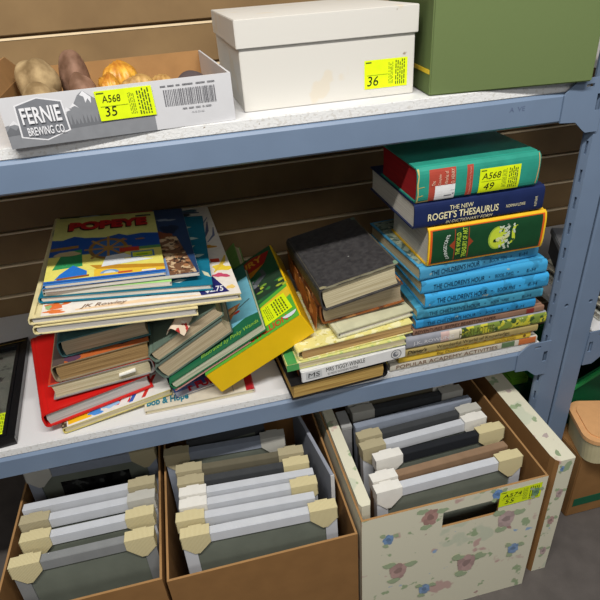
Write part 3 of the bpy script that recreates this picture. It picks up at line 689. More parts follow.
for i in range(9): wc.append((ell(0.14 + 0.06 * i, 0.125, 0.008, 0.005), (90, 60, 50)))
big.top(wc)
big.toptext('JK Rowley', (130, 90, 60), 0.22, 0.018, 0.44, 0.050, name='signature', shear=0.4, lift=0.0014)
big.toptext('$2.75', (232, 232, 236), 0.825, 0.022, 0.92, 0.075, name='price_lettering', shear=0.2, bold=0.02, lift=0.0016)
# things piled on the big picture book
tl = cloth('teal_printed_boards', (22, 116, 142), bump=0.03)
ZB = 0.2403
Mx, W = corners((-0.265, 0.051, 0.2765), (0.010, 0.045, 0.2521), 0.0122)
teal = Book('book', 'wide teal hardback with white leaf shapes, under the comics on the left pile', Mx, W, 0.315, 0.0122, tl, P_WHITE, spine='left', bt=0.0022, inset=0.002, bulge=0.002, group=LG)
lv = []
for i, (u, v, a) in enumerate(((0.93, 0.36, 20), (0.86, 0.80, 10), (0.9, 0.62, -5), (0.97, 0.12, 120), (0.8, 0.06, 10), (0.55, 0.03, 15), (0.66, 0.05, 50), (0.88, 0.48, 40))):
    c, s_ = cos(radians(a)), sin(radians(a)); L = 0.05
    lv.append(([(u - L * c, v - L * s_), (u - 0.015 * s_, v + 0.022 * c), (u + L * c, v + L * s_), (u + 0.015 * s_, v - 0.022 * c)], (206, 208, 176) if i % 2 else (186, 206, 200)))
teal.top(lv + [(blob(0.62, 0.04, 0.06, 0.02, 4, 0.5), (222, 214, 150))])
Mx, W = corners((-0.256, 0.050, 0.2850), (-0.056, 0.048, 0.2675), 0.0080)
b = Book('comic_book', 'thin white and pale green comic between the teal hardback and the furry-picture magazine', Mx, W, 0.28, 0.0080, cloth('pale_comic_cover', (206, 216, 190), bump=0.0), P_WHITE, spine='left', bt=0.0005, inset=0.0003, bulge=0.0006, group=LG, groove=False, cat='comic book')
b.top([(rect(0.0, 0, 0.3, 0.2), (150, 190, 210)), (rect(0.4, 0, 1.0, 0.2), (170, 220, 130)), (ell(0.2, 0.08, 0.12, 0.05), (206, 190, 150))])
fur = patterned('brown_fur_photograph', (120, 84, 60), [((206, 178, 140), 0.53, 1.3, 0.0), ((50, 38, 34), 0.57, 1.8, 5.0), ((170, 120, 80), 0.6, 1.1, 9.0)], 55, 0.35)
Mx, W = corners((-0.253, 0.043, 0.2930), (-0.008, 0.056, 0.2720), 0.0060)
mag = Book('magazine', 'glossy magazine with brown animal fur photograph, sticking out under the top comic', Mx, W, 0.315, 0.0060, cloth('magazine_cover', (206, 204, 200), rough=0.3, bump=0.0), P_WHITE, spine='left', bt=0.0005, inset=0.0003, bulge=0.0006, group=LG, groove=False, cat='magazine')
mag.top([(rect(0, 0, 0.999, 1), (40, 66, 104)), (rect(0, 0.93, 0.62, 1), (34, 54, 40)), (blob(0.24, 0.96, 0.10, 0.035, 3, 0.3), (170, 180, 190)), (rect(0.40, 0.965, 0.75, 1.0), (150, 36, 44)), ([(0.80, 0.0), (0.985, 0.012), (0.90, 0.52), (0.76, 0.56), (0.74, 0.2)], fur), (blob(0.80, 0.56, 0.06, 0.06, 7, 0.5), (124, 70, 44)), (blob(0.86, 0.64, 0.06, 0.08, 8, 0.4), (24, 40, 66)), (blob(0.84, 0.80, 0.07, 0.02, 9, 0.5), (150, 160, 176)), ([(0.77, 0.0), (0.80, 0.0), (0.79, 0.22), (0.76, 0.2)], (120, 150, 196))])
Mx, W = corners((-0.250, 0.040, 0.3002), (-0.062, 0.053, 0.2840), 0.0055)
pop = Book('comic_book', 'comic with big red title lettering and a ship deck scene, topmost on the left pile', Mx, W, 0.29, 0.0055, cloth('comic_cover', (70, 130, 200), rough=0.3, bump=0.0), P_WHITE, spine='left', bt=0.0005, inset=0.0003, bulge=0.0006, group=LG, groove=False, cat='comic book')
Y1, SEA, WOOD = (232, 222, 110), (26, 78, 158), (170, 128, 56)
pp = [(rect(0, 0.02, 1, 1), (206, 204, 120)), ([(0, 0.36), (1, 0.36), (1, 0.60), (0.85, 0.62), (0.7, 0.60), (0.62, 0.64), (0.5, 0.60), (0.3, 0.62), (0.2, 0.66), (0.1, 0.61), (0, 0.62)], SEA), (rect(0, 0.02, 1, 0.36), Y1), ([(0.0, 0.44), (0.25, 0.47), (0.25, 0.51), (0.0, 0.49)], (150, 112, 50)),
      ([(0.05, 0.18), (0.12, 0.42), (0.28, 0.44), (0.30, 0.20)], (54, 150, 90)), ([(0.08, 0.05), (0.34, 0.06), (0.34, 0.13), (0.22, 0.22), (0.12, 0.12)], (40, 116, 206)), (stroke([(0.1, 0.055), (0.36, 0.07)], 0.012), (150, 90, 40)),
      ([(0.36, 0.20), (1, 0.12), (1, 0.07), (0.42, 0.14)], (196, 140, 40)), ([(0.40, 0.14), (1, 0.075), (1, 0.03), (0.4, 0.045)], (238, 196, 60)), (rect(0.36, 0.36, 1, 0.40), (90, 150, 90)),
      (ell(0.53, 0.07, 0.08, 0.045, a0=0, a1=180), (120, 160, 206)), (ell(0.53, 0.07, 0.05, 0.028, a0=0, a1=180), (206, 220, 232)),
      (ell(0.52, 0.42, 0.18, 0.16), (140, 104, 48)), (ell(0.52, 0.42, 0.145, 0.125), (52, 100, 160)), (ell(0.52, 0.42, 0.045, 0.04), (150, 112, 54))]
for k in range(8):
    a = k * pi / 4
    pp.append((stroke([(0.52, 0.42), (0.52 + 0.215 * cos(a), 0.42 + 0.19 * sin(a))], 0.012), (166, 126, 60)))
pp += [([(0.46, 0.16), (0.70, 0.18), (0.92, 0.20), (0.76, 0.24), (0.66, 0.32), (0.5, 0.30)], (226, 230, 232)), (rect(0.62, 0.34, 0.80, 0.40), (196, 60, 40)), (rect(0.66, 0.235, 0.72, 0.25), (214, 200, 120)),
       (rect(0.72, 0.24, 0.93, 0.33), (70, 130, 180)), (rect(0.735, 0.25, 0.915, 0.315), (214, 230, 50)), (rect(0.77, 0.27, 0.87, 0.285), (120, 190, 40)), (rect(0.8, 0.92, 0.96, 0.95), (50, 56, 50)),
       (blob(0.16, 0.385, 0.10, 0.04, 3, 0.3), (196, 176, 130)), (stroke([(0.0, 0.028), (1, 0.024)], 0.012), (36, 96, 180)), (ell(0.82, 0.52, 0.05, 0.012), (150, 112, 60)), (ell(0.64, 0.53, 0.06, 0.014), (150, 112, 60)), (rect(0.60, 0.05, 0.72, 0.07), (206, 84, 50)), (rect(0.80, 0.04, 0.92, 0.06), (238, 236, 226))]
pop.top(pp)
pop.toptext('POPEYE', (40, 20, 22), 0.125, 0.735, 0.905, 0.88, bold=0.07, lift=0.0014, name='title_shadow')
pop.toptext('POPEYE', (190, 30, 34), 0.14, 0.75, 0.915, 0.90, bold=0.06, lift=0.0018)

# ---- black picture frame lying on the board at the left
fr_ = thing('framed_picture', 'black picture frame lying flat on the white board at the left edge', 'picture frame', T(-0.372, 0.014, 0.0168) @ Rz(6.5))
bm = new(); WF, DF = 0.25, 0.335; blk = mat('black_lacquer', (22, 22, 24), 0.25, 0.5)
def ringm(bm, a, b_, z0, z1):
    for x0, x1, y0, y1 in ((-WF + a, -a, a, b_), (-WF + a, -a, DF - b_, DF - a), (-WF + a, -WF + b_, b_, DF - b_), (-b_, -a, b_, DF - b_)): box(bm, x0, x1, y0, y1, z0, z1, 0.0006)
ringm(bm, 0, 0.010, 0, 0.016); ringm(bm, 0.0101, 0.016, 0, 0.012); ringm(bm, 0.0161, 0.021, 0, 0.0145); ringm(bm, 0.0211, 0.025, 0, 0.009)
obj('moulding', bm, blk, fr_)
bm = new(); box(bm, -WF + 0.004, -0.004, DF - 0.013, DF - 0.0118, 0.0155, 0.0166); obj('gold_line', bm, mat('gold_line', (150, 124, 50), 0.4, 0.5, 0.6), fr_)
bm = new(); box(bm, -WF + 0.0245, -0.0245, 0.0245, DF - 0.0245, 0.001, 0.004); o = obj('print', bm, patterned('grey_ink_drawing', (150, 152, 142), [((96, 100, 96), 0.56, 1, 0.0), ((60, 62, 62), 0.64, 2, 3.0), ((176, 178, 168), 0.6, 0.6, 7.0)], 16, 0.3), fr_)
gm = bpy.data.materials.new('picture_glass'); gm.use_nodes = True
nb = gm.node_tree.nodes['Principled BSDF']; nb.inputs['Transmission Weight'].default_value = 1; nb.inputs['Roughness'].default_value = 0.05; nb.inputs['IOR'].default_value = 1.45
gn = gm.node_tree.nodes.new('ShaderNodeTexNoise'); gn.inputs['Scale'].default_value = 12
gr = gm.node_tree.nodes.new('ShaderNodeMapRange'); gr.inputs['To Min'].default_value = 0.02; gr.inputs['To Max'].default_value = 0.08
gm.node_tree.links.new(gn.outputs['Fac'], gr.inputs['Value']); gm.node_tree.links.new(gr.outputs['Result'], nb.inputs['Roughness'])
bm = new(); box(bm, -WF + 0.0245, -0.0245, 0.0245, DF - 0.0245, 0.0055, 0.0065); obj('glass', bm, gm, fr_)
sticker(fr_, (-0.078, 0.028, 0.0068), (1, 0, 0), (0, 1, 0), 0.060, 0.062, [], 12, lift=0.0004)

# ================================================================== UPPER SHELF
bt_ = thing('beer_carton', 'open grey and white beer carton tray with a mountain badge, on the upper board', 'carton', T(-0.2135, -0.0095, ZT) @ Rz(3.8))
WB, DB, HB = 0.294, 0.30, 0.062
wc_ = mat('white_carton_card', (206, 206, 208), 0.55, 0.3, noise=0.03)
kraft = mat('kraft_cardboard', (168, 128, 82), 0.8, 0.2, noise=0.12, nscale=30, bump=0.08)
bm = new(); box(bm, 0, WB, 0, 0.003, 0, HB); obj('front_panel', bm, wc_, bt_)
bm = new(); box(bm, 0, WB, DB - 0.003, DB, 0, HB); obj('back_panel', bm, kraft, bt_)
bm = new(); box(bm, 0, 0.003, 0.0031, DB - 0.0031, 0, HB); obj('side_panel', bm, kraft, bt_)
bm = new(); box(bm, WB - 0.003, WB, 0.0031, DB - 0.0031, 0, HB); obj('side_panel', bm, wc_, bt_)
bm = new(); box(bm, 0.0031, WB - 0.0031, 0.0031, DB - 0.0031, 0, 0.002); obj('bottom_panel', bm, kraft, bt_)
bm = new(); prism(bm, [(0.006, HB), (0.075, HB + 0.03), (0.18, HB + 0.03), (0.25, HB)], lambda a, c, e: (0.0005 + e * 0.002 - (c - HB) * 0.3, a, c)); obj('side_flap', bm, kraft, bt_)
GC = (136, 138, 142)
fa = [([(0, 0), (0.63, 0), (0.63, 0.66), (0.50, 0.70), (0.42, 0.70), (0.38, 0.84), (0.345, 0.98), (0.32, 0.90), (0.285, 0.66), (0.27, 0.66), (0.25, 0.5), (0.2, 0.52), (0.1, 0.42), (0.04, 0.50), (0, 0.46)], GC),
      ([(0.275, 0.66), (0.295, 0.76), (0.315, 0.66), (0.30, 0.70)], (230, 230, 232)), ([(0.33, 0.90), (0.345, 0.975), (0.375, 0.84), (0.37, 0.72), (0.36, 0.82), (0.348, 0.74), (0.345, 0.86)], (232, 232, 234)), ([(0.255, 0.60), (0.262, 0.7), (0.28, 0.63)], (226, 226, 228)), ([(0.015, 0.46), (0.04, 0.56), (0.06, 0.44), (0.04, 0.48)], (224, 224, 226))]
tree = [(0.25, 0.26)]
rnd = random.Random(2)
u = 0.255
while u < 0.44:
    tree += [(u, 0.34), (u + 0.006, 0.44 + rnd.uniform(0, 0.1)), (u + 0.012, 0.34)]; u += 0.016
tree += [(0.45, 0.30), (0.36, 0.28)]
fa += [(tree, (112, 114, 118)), ([(0.0, 0.34), (0.02, 0.44), (0.04, 0.36), (0.06, 0.46), (0.08, 0.34), (0.08, 0.28), (0.0, 0.26)], (112, 114, 118))]
fa += [([(0.058, 0.84), (0.155, 0.95), (0.253, 0.84), (0.26, 0.24), (0.155, 0.09), (0.052, 0.2)], (232, 232, 234)), ([(0.064, 0.82), (0.155, 0.93), (0.247, 0.82), (0.253, 0.26), (0.155, 0.115), (0.059, 0.22)], (124, 126, 131))]
# barcode block
rnd = random.Random(6); u = 0.685
while u < 0.92:
    wd = rnd.uniform(0.002, 0.006); fa.append((rect(u, 0.46, u + wd, 0.80), (112, 112, 116))); u += wd + rnd.uniform(0.002, 0.005)
for p in scribble_lines(0.675, 0.87, 0.93, 0.91, 1, 4): fa.append((p, (120, 120, 124)))
for p in scribble_lines(0.76, 0.38, 0.90, 0.42, 1, 5): fa.append((p, (130, 130, 134)))
for p in scribble_lines(0.80, 0.29, 0.86, 0.315, 1, 5): fa.append((p, (150, 150, 154)))
art('printed_front', fa, bt_, (0, 0, 0), (1, 0, 0), (0, 0, 1), WB, HB)
text('badge_lettering', 'FERNIE', (236, 236, 238), bt_, (WB * 0.075, 0, HB * 0.46), (1, 0, 0), (0, 0, 1), WB * 0.162, HB * 0.32, lift=0.0022, bold=0.02)
text('badge_lettering', 'BREWING CO.', (236, 236, 238), bt_, (WB * 0.085, 0, HB * 0.22), (1, 0, 0), (0, 0, 1), WB * 0.155, HB * 0.17, lift=0.0022, bold=0.015)
sticker(bt_, (WB * 0.395, 0, HB * 0.335), (1, 0, 0.0), (-0.03, 0, 1), WB * 0.245, HB * 0.60, [('A568', 0.10, 0.60, 0.33, 0.24), ('35', 0.10, 0.14, 0.22, 0.32)], 21, lift=0.0018)

# stones and shells in the tray
def lump(name, label, cat, x, y, z, rx, ry, rz, m, seed, ribs=0, rot=0):
    bm = new(); bmesh.ops.create_icosphere(bm, subdivisions=4, radius=1.0)
    rnd = random.Random(seed); d = [Vector((rnd.gauss(0, 1), rnd.gauss(0, 1), rnd.gauss(0, 1))) * 1.6 for _ in range(5)]; ph = [rnd.uniform(0, 6) for _ in range(5)]
    for v in bm.verts:
        p = v.co.copy(); k = 1 + 0.07 * sum(sin(d[i].dot(p) * 1.6 + ph[i]) for i in range(5)) / 1.6
        if ribs: k *= 1 + 0.09 * cos(ribs * atan2(p.y, p.x))
        v.co = Vector((p.x * rx, p.y * ry, p.z * rz)) * k
    o = obj(name, bm, m, None, True); o.matrix_world = T(-0.2135, -0.0095, ZT) @ Rz(3.8) @ T(x, y, z) @ Rz(rot)
    return tag(o, label, cat, 'stones and shells in the carton tray')
sand = mat('sandy_stone', (176, 152, 112), 0.85, 0.2, rgb2=(120, 98, 66), nscale=40, bump=0.5, bscale=90)
brn = mat('brown_pink_stone', (150, 116, 96), 0.7, 0.2, rgb2=(104, 76, 58), nscale=40, bump=0.4, bscale=90)
yls = mat('yellow_shell', (226, 170, 60), 0.4, 0.4, rgb2=(170, 106, 34), nscale=60)
tns = mat('tan_shell', (206, 168, 102), 0.5, 0.3, rgb2=(150, 110, 60), nscale=50)
for a in (('stone', 'large sandy lump nearest the left end of the carton tray', 'stone', 0.045, 0.055, 0.036, 0.030, 0.034, 0.034, sand, 1),
          ('stone', 'sandy lump behind the large one in the carton tray', 'stone', 0.038, 0.13, 0.052, 0.030, 0.034, 0.040, sand, 2),
          ('stone', 'brown-pink stone left of the ribbed yellow shell in the tray', 'stone', 0.098, 0.075, 0.038, 0.019, 0.026, 0.036, brn, 3),
          ('stone', 'dark brownish stone behind the brown-pink one in the tray', 'stone', 0.085, 0.16, 0.05, 0.022, 0.03, 0.048, brn, 4),
          ('shell', 'ribbed bright yellow shell in the carton tray', 'shell', 0.134, 0.065, 0.044, 0.016, 0.022, 0.024, yls, 5, 14),
          ('shell', 'flat pale tan shell right of the ribbed yellow one', 'shell', 0.172, 0.06, 0.046, 0.022, 0.026, 0.017, tns, 6, 9),
          ('shell', 'yellow shell behind the flat tan one in the tray', 'shell', 0.150, 0.128, 0.050, 0.024, 0.026, 0.026, yls, 7, 12),
          ('shell', 'small tan shell at the right end of the heap, behind the yellow sticker', 'shell', 0.208, 0.07, 0.040, 0.018, 0.022, 0.018, tns, 8, 8),
          ('stone', 'dark grey stone at the right end of the carton tray', 'stone', 0.25, 0.10, 0.03, 0.026, 0.03, 0.026, mat('dark_grey_stone', (84, 74, 74), 0.8, 0.2, bump=0.3), 9)):
    lump(*a)

wb = thing('carton', 'plain white carton with a half hidden price sticker, middle of the upper board', 'carton', T(0.0985, 0.046, ZT) @ Rz(0.5))
wbm = patterned('white_scuffed_card', (208, 205, 197), [((208, 200, 184), 0.63, 1, 0.0), ((150, 136, 116), 0.74, 3, 4.0)], 14, 0.6)
bm = new(); box(bm, 0, 0.263, 0, 0.3, 0, 0.115, 0.001); obj('carton_body', bm, wbm, wb)
bm = new(); box(bm, -0.0035, 0.2665, -0.0035, 0.3035, 0.085, 0.122, 0.001); obj('lid', bm, wbm, wb)
sticker(wb, (0.184, 0, 0.013), (1, 0, 0.0), (0, 0, 1), 0.068, 0.040, [('36', 0.06, 0.10, 0.26, 0.34)], 31, lift=0.0006)
gb = thing('fabric_box', 'olive green ribbed fabric box with yellow stripe, right end of the upper board', 'box', T(0.372, 0.012, ZT) @ Rz(-6.5))
gfab = corrugated('olive_ribbed_fabric', (116, 132, 84), (92, 108, 64), 0, 1500)
bm = new(); box(bm, 0, 0.255, 0, 0.25, 0, 0.13, 0.002); obj('box_body', bm, gfab, gb)
bm = new(); box(bm, -0.0012, -0.0001, 0.004, 0.2, 0.030, 0.036); obj('stripe', bm, ink((226, 190, 40)), gb)

# ================================================================== BELOW THE SHELF: boxes of picture frames
FL = -0.4995
floral = patterned('floral_wallpaper_card', (222, 218, 194), [((204, 208, 184), 0.58, 0.6, 11.0), ((160, 178, 140), 0.63, 1.5, 0.0), ((200, 170, 160), 0.64, 0.9, 5.0), ((150, 176, 206), 0.70, 1.6, 9.0), ((176, 140, 134), 0.70, 1.7, 14.0)], 16, 0.55)
ZB_ = -0.15
def carton(name, label, x0, x1, y0, y1, ztop, outer, inner, group=None, notch=False, t=0.004, roll_right=0.0):
    r = thing(name, label, 'box', T(x0, y0, FL), group); W, D, H = x1 - x0, y1 - y0, ztop - FL
    def panel(nm, a, b, c, d, nout):
        bm = new(); box(bm, a, b, c, d, 0.0, H)
        o = obj(nm, bm, [outer, inner, kraft], r)
        for p in o.data.polygons:
            if p.normal.z > 0.7: p.material_index = 2
            elif p.normal.dot(Vector(nout)) > 0.5: p.material_index = 0
            else: p.material_index = 1
        return o
    if notch:
        bm = new()
        nx0, nx1, nz0, nz1 = W * 0.36, W * 0.62, H - 0.075, H - 0.032
        pl = [(0, 0), (W - roll_right, 0), (W - roll_right, H), (0, H)]
        box(bm, 0, nx0, 0, t, 0, H); box(bm, nx1, W - roll_right, 0, t, 0, H); box(bm, nx0, nx1, 0, t, 0, nz0); box(bm, nx0, nx1, 0, t, nz1, H)
        bmesh.ops.remove_doubles(bm, verts=bm.verts[:], dist=1e-5)
        o = obj('front_panel', bm, [outer, inner, kraft], r)
        for p in o.data.polygons:
            p.material_index = 0 if p.normal.y < -0.5 else (2 if p.normal.z > 0.5 else 1)
    else:
        panel('front_panel', 0, W - roll_right, 0, t, (0, -1, 0))
    panel('back_panel', 0, W, D - t, D, (0, 1, 0))
    panel('side_panel', 0, t, t + .0001, D - t - .0001, (-1, 0, 0))
    panel('side_panel', W - t - roll_right, W - roll_right, t + .0001, D - t - .0001, (1, 0, 0))
    bm = new(); box(bm, t + .0001, W - t - .0001 - roll_right, t + .0001, D - t - .0001, 0, t); obj('bottom_panel', bm, inner, r)
    return r, W, D, H

kr_dark = mat('brown_corrugated_card', (150, 110, 66), 0.8, 0.2, noise=0.1, nscale=25, bump=0.06)
# floral carton at the right; the folded-over right wall is a hollow roll
fb, W, D, H = carton('floral_carton', 'cream floral carton full of picture frames, front right under the shelf', 0.196, 0.640, -0.184, 0.27, ZB_, floral, kr_dark, 'cartons of picture frames', notch=True, roll_right=0.072)
bm = new()
def rollprof(): return [(W - 0.040, 0.004), (W - 0.036, 0.0), (W, 0.0), (W, D), (W - 0.040, D)]
bm = new(); prism(bm, [(W - 0.044, 0.038), (W - 0.041, 0.026), (W - 0.036, 0.020), (W - 0.002, 0.020), (W, 0.022), (W, D), (W - 0.044, D)], lambda a, c, e: (a, c, 0.0 if e == 0 else H + 0.006))
fo = obj('folded_side_wall', bm, [floral, kr_dark], fb)
for p in fo.data.polygons:
    if p.normal.x < -0.6: p.material_index = 1
bm = new(); prism(bm, [(0.0042, 0.030), (0.008, 0.022), (0.024, 0.022), (0.027, 0.030), (0.027, D - 0.005), (0.0042, D - 0.005)], lambda a, c, e: (a, c, 0.0045 if e == 0 else H + 0.012))
fo = obj('folded_side_wall', bm, [floral, kr_dark], fb)
for p in fo.data.polygons:
    if p.normal.x > 0.6: p.material_index = 1
# printed flowers on the front
def flower(u, v, s, c, seed, q_=1.0):
    P = []
    for k in range(6):
        a = k * pi / 3 + seed; P.append((blob(u + s * 0.55 * cos(a), v + q_ * s * 0.9 * sin(a), s * 0.6, q_ * s * 0.8, seed + k, 0.3, 10), tuple(int(q * (0.9 + 0.05 * (k % 3))) for q in c)))
    P.append((blob(u, v, s * 0.5, q_ * s * 0.6, seed + 9, 0.3, 10), tuple(int(q * 0.8) for q in c)))
    for a in (0.4, 2.3, 4.4): P.append((blob(u + s * 1.7 * cos(a), v + q_ * s * 2.0 * sin(a), s * 0.7, q_ * s * 0.6, seed + 3, 0.4, 9), (168, 184, 148)))
    return P
fp = []
for u, v, s, c, k in ((0.36, 0.90, 0.040, (190, 150, 140), 1), (0.14, 0.80, 0.026, (130, 164, 206), 2), (0.72, 0.955, 0.024, (120, 160, 214), 3), (0.80, 0.72, 0.045, (200, 176, 172), 4), (0.20, 0.5, 0.045, (198, 164, 156), 5), (0.6, 0.4, 0.05, (196, 164, 158), 6), (0.88, 0.42, 0.03, (140, 168, 206), 7), (0.36, 0.25, 0.03, (140, 168, 206), 8), (0.94, 0.9, 0.02, (120, 160, 120), 9)):
    fp += flower(u, v, s, c, k)
art('printed_flowers', fp, fb, (0, 0, 0), (1, 0, 0), (0, 0, 1), W - 0.072, H)
fp = flower(0.3, 0.95, 0.12, (130, 164, 206), 2, 0.12) + flower(0.55, 0.74, 0.2, (200, 176, 172), 4, 0.12) + flower(0.45, 0.5, 0.2, (198, 164, 156), 7, 0.12) + flower(0.5, 0.2, 0.2, (200, 176, 172), 5, 0.12)
art('printed_flowers', fp, fb, (W - 0.036, 0.020, 0), (1, 0, 0), (0, 0, 1), 0.034, H)
fp = []
for i in range(9): fp += [(blob(0.3 + 0.4 * ((i * 7) % 5) / 5, 0.04 + 0.11 * i, 0.16, 0.016, i, 0.5, 10), [(150, 166, 130), (186, 170, 164), (160, 176, 140)][i % 3])]
art('printed_sprigs', fp, fb, (W - 0.038, 0.022, H + 0.006), (1, 0, 0), (0, 1, 0), 0.036, D - 0.022)
sticker(fb, (W - 0.072 - 0.098, 0, H - 0.056), (1, 0, 0.02), (-0.02, 0, 1), 0.088, 0.042, [('A574', 0.08, 0.55, 0.44, 0.24), ('55', 0.14, 0.14, 0.22, 0.26)], 41, lift=0.0012)
carton('cardboard_carton', 'brown cardboard carton packed with silver-edged frames, in the middle under the shelf', -0.154, 0.190, -0.180, 0.27, -0.186, kr_dark, kr_dark, 'cartons of picture frames')
carton('cardboard_carton', 'brown cardboard carton of frames at the left end under the shelf', -0.436, -0.160, -0.180, 0.27, -0.175, kr_dark, kr_dark, 'cartons of picture frames')

silver = mat('silver_grey_moulding', (206, 209, 214), 0.4, 0.4, noise=0.06, nscale=30)
greym = mat('mid_grey_moulding', (138, 140, 140), 0.5, 0.3, noise=0.1, nscale=30)
darkm = mat('dark_grey_moulding', (70, 72, 74), 0.5, 0.3, noise=0.1, nscale=30)
brownm = mat('brown_wood_moulding', (150, 122, 96), 0.5, 0.3, noise=0.15, nscale=30)
blackm = mat('black_moulding', (40, 42, 46), 0.4, 0.4)
oliveg = mat('olive_grey_moulding', (112, 106, 88), 0.5, 0.3, noise=0.1, nscale=30)
bluem = mat('blue_grey_moulding', (146, 154, 168), 0.4, 0.4, noise=0.08)
mount = mat('grey_green_mount', (120, 126, 114), 0.5, 0.3, noise=0.15, nscale=18)
beige = corrugated('beige_corrugated_corner', (226, 214, 170), (200, 186, 138), 0, 900)
buff = corrugated('buff_corrugated_corner', (196, 186, 152), (168, 156, 122), 0, 900)
whitec = mat('white_card_corner', (234, 231, 222), 0.7, 0.2, noise=0.05)
greyc = mat('grey_card_corner', (192, 190, 180), 0.7, 0.2, noise=0.05)
FGRP = 'framed pictures in the cartons'

def frame(label, A, B, ztop, side, capL, capR, thick=0.0170, lean=4.0, hgt=None, cw=0.050, tilt=0.0, picture=False):
    """A framed picture standing on edge; A and B are the ends of its upper front edge."""
    L = hypot(B[0] - A[0], B[1] - A[1]); yaw = math.degrees(atan2(B[1] - A[1], B[0] - A[0]))
    hgt = ztop - (FL + 0.0055) - 0.004
    M = T(A[0], A[1], ztop) @ Rz(yaw) @ Ry(-tilt) @ Rx(-lean) @ T(0, 0, -hgt)
    r = thing('framed_picture', label, 'picture frame', M, FGRP)
    e = 0.0005
    bm = new(); mw = 0.022
    box(bm, 0, L, 0, thick, hgt - mw, hgt, 0.0008); box(bm, 0, L, 0, thick, 0, mw, 0.0008)
    box(bm, 0, mw, 0, thick, mw + e, hgt - mw - e); box(bm, L - mw, L, 0, thick, mw + e, hgt - mw - e)
    obj('moulding', bm, side, r)
    bm = new(); box(bm, mw - 0.002, L - mw + 0.002, 0.003, thick - 0.002, mw - 0.002, hgt - mw + 0.002); obj('mount', bm, mount, r)
    if picture:
        bm = new(); box(bm, 0.06, L - 0.06, 0.0015, 0.0029, 0.05, hgt - 0.042); obj('print', bm, patterned('dark_photo_print', (34, 34, 34), [((70, 72, 70), 0.55, 1.5, 0.0), ((14, 14, 15), 0.52, 1, 4.0)], 30, 0.4), r)
    for cap, s in ((capL, 0), (capR, 1)):
        if not cap: continue
        X = (lambda a: a) if s == 0 else (lambda a: L - a)
        o_ = -0.0015; hh = 0.042
        bm = new()
        tri = [(X(o_), hgt + 0.002), (X(cw), hgt + 0.002), (X(cw), hgt - 0.018), (X(cw * 0.55), hgt - hh), (X(cw * 0.36), hgt - hh), (X(o_), hgt - 0.022)]
        prism(bm, tri, lambda a, c, e_: (a, -0.0024 if e_ == 0 else -0.0002, c))
        tri2 = [(a, c) for a, c in tri]
        prism(bm, tri2, lambda a, c, e_: (a, thick + 0.0002 if e_ == 0 else thick + 0.0024, c))
        x0, x1 = sorted((X(o_), X(cw)))
        box(bm, x0, x1, -0.0024, thick + 0.0024, hgt + 0.0022, hgt + 0.0040)
        x0, x1 = sorted((X(cw * 0.25), X(cw * 0.72)))
        box(bm, x0, x1, thick + 0.0025, thick + 0.0050, hgt + 0.0010, hgt + 0.0040)
        x0, x1 = sorted((X(o_), X(-0.0002)))
        box(bm, x0, x1, -0.0024, thick + 0.0024, hgt - 0.024, hgt + 0.0021)
        o = obj('corner_protector', bm, cap, r)
    return r

# left carton
frame('frame with grey edge and pale corners, rearmost and highest in the left carton', (-0.425, 0.100), (-0.166, 0.092), -0.138, bluem, greyc, buff, picture=True)
frame('silver-edged frame second from the back of the left carton, only its right corner capped', (-0.412, 0.006), (-0.166, 0.002), -0.140, silver, None, buff)
frame('silver-edged frame with pale corner caps, third from the back of the left carton', (-0.408, -0.028), (-0.166, -0.032), -0.140, silver, buff, greyc)
frame('frame with cream corner caps, fourth from the back of the left carton', (-0.400, -0.068), (-0.168, -0.070), -0.140, silver, beige, beige)
frame('front frame of the left carton, nearest its front wall', (-0.410, -0.114), (-0.168, -0.116), -0.142, greym, beige, beige)
# middle carton
frame('dark leaning frame at the back of the middle carton, tilted up to the right', (-0.100, 0.098), (0.068, 0.100), -0.145, darkm, None, None, tilt=4)
frame('bluish grey frame with pale caps near the back of the middle carton', (-0.145, 0.066), (0.104, 0.052), -0.140, bluem, buff, greyc)
frame('olive-edged frame with corrugated caps, third from the back of the middle carton', (-0.122, 0.014), (0.132, -0.004), -0.140, oliveg, buff, buff)
frame('dark grey frame with corrugated caps, directly behind the bright silver frames', (-0.120, -0.018), (0.136, -0.034), -0.140, darkm, buff, beige)
frame('bright silver frame with one white left cap, middle carton', (-0.118, -0.046), (0.140, -0.062), -0.140, silver, whitec, None)
frame('bright silver frame with white left and beige right cap, middle carton', (-0.119, -0.074), (0.139, -0.088), -0.140, silver, whitec, beige)
frame('silver frame with beige left cap only, near the front of the middle carton', (-0.126, -0.102), (0.128, -0.118), -0.140, silver, beige, None)
frame('silver frame with cream caps, foremost in the middle carton', (-0.120, -0.137), (0.160, -0.149), -0.141, silver, beige, beige, lean=3.2)
brd = thing('board', 'grey board standing sideways against the right wall of the middle carton', 'board', T(0.170, -0.075, FL + 0.006) @ Rz(8))
bm = new(); box(bm, 0, 0.007, 0, 0.22, 0, 0.352, 0.001); obj('panel', bm, mat('grey_board', (150, 154, 164), 0.5, 0.3), brd)
bm = new(); box(bm, -0.0003, 0.0073, -0.0012, -0.0001, 0, 0.352); obj('edge_strip', bm, ink((226, 226, 226)), brd)
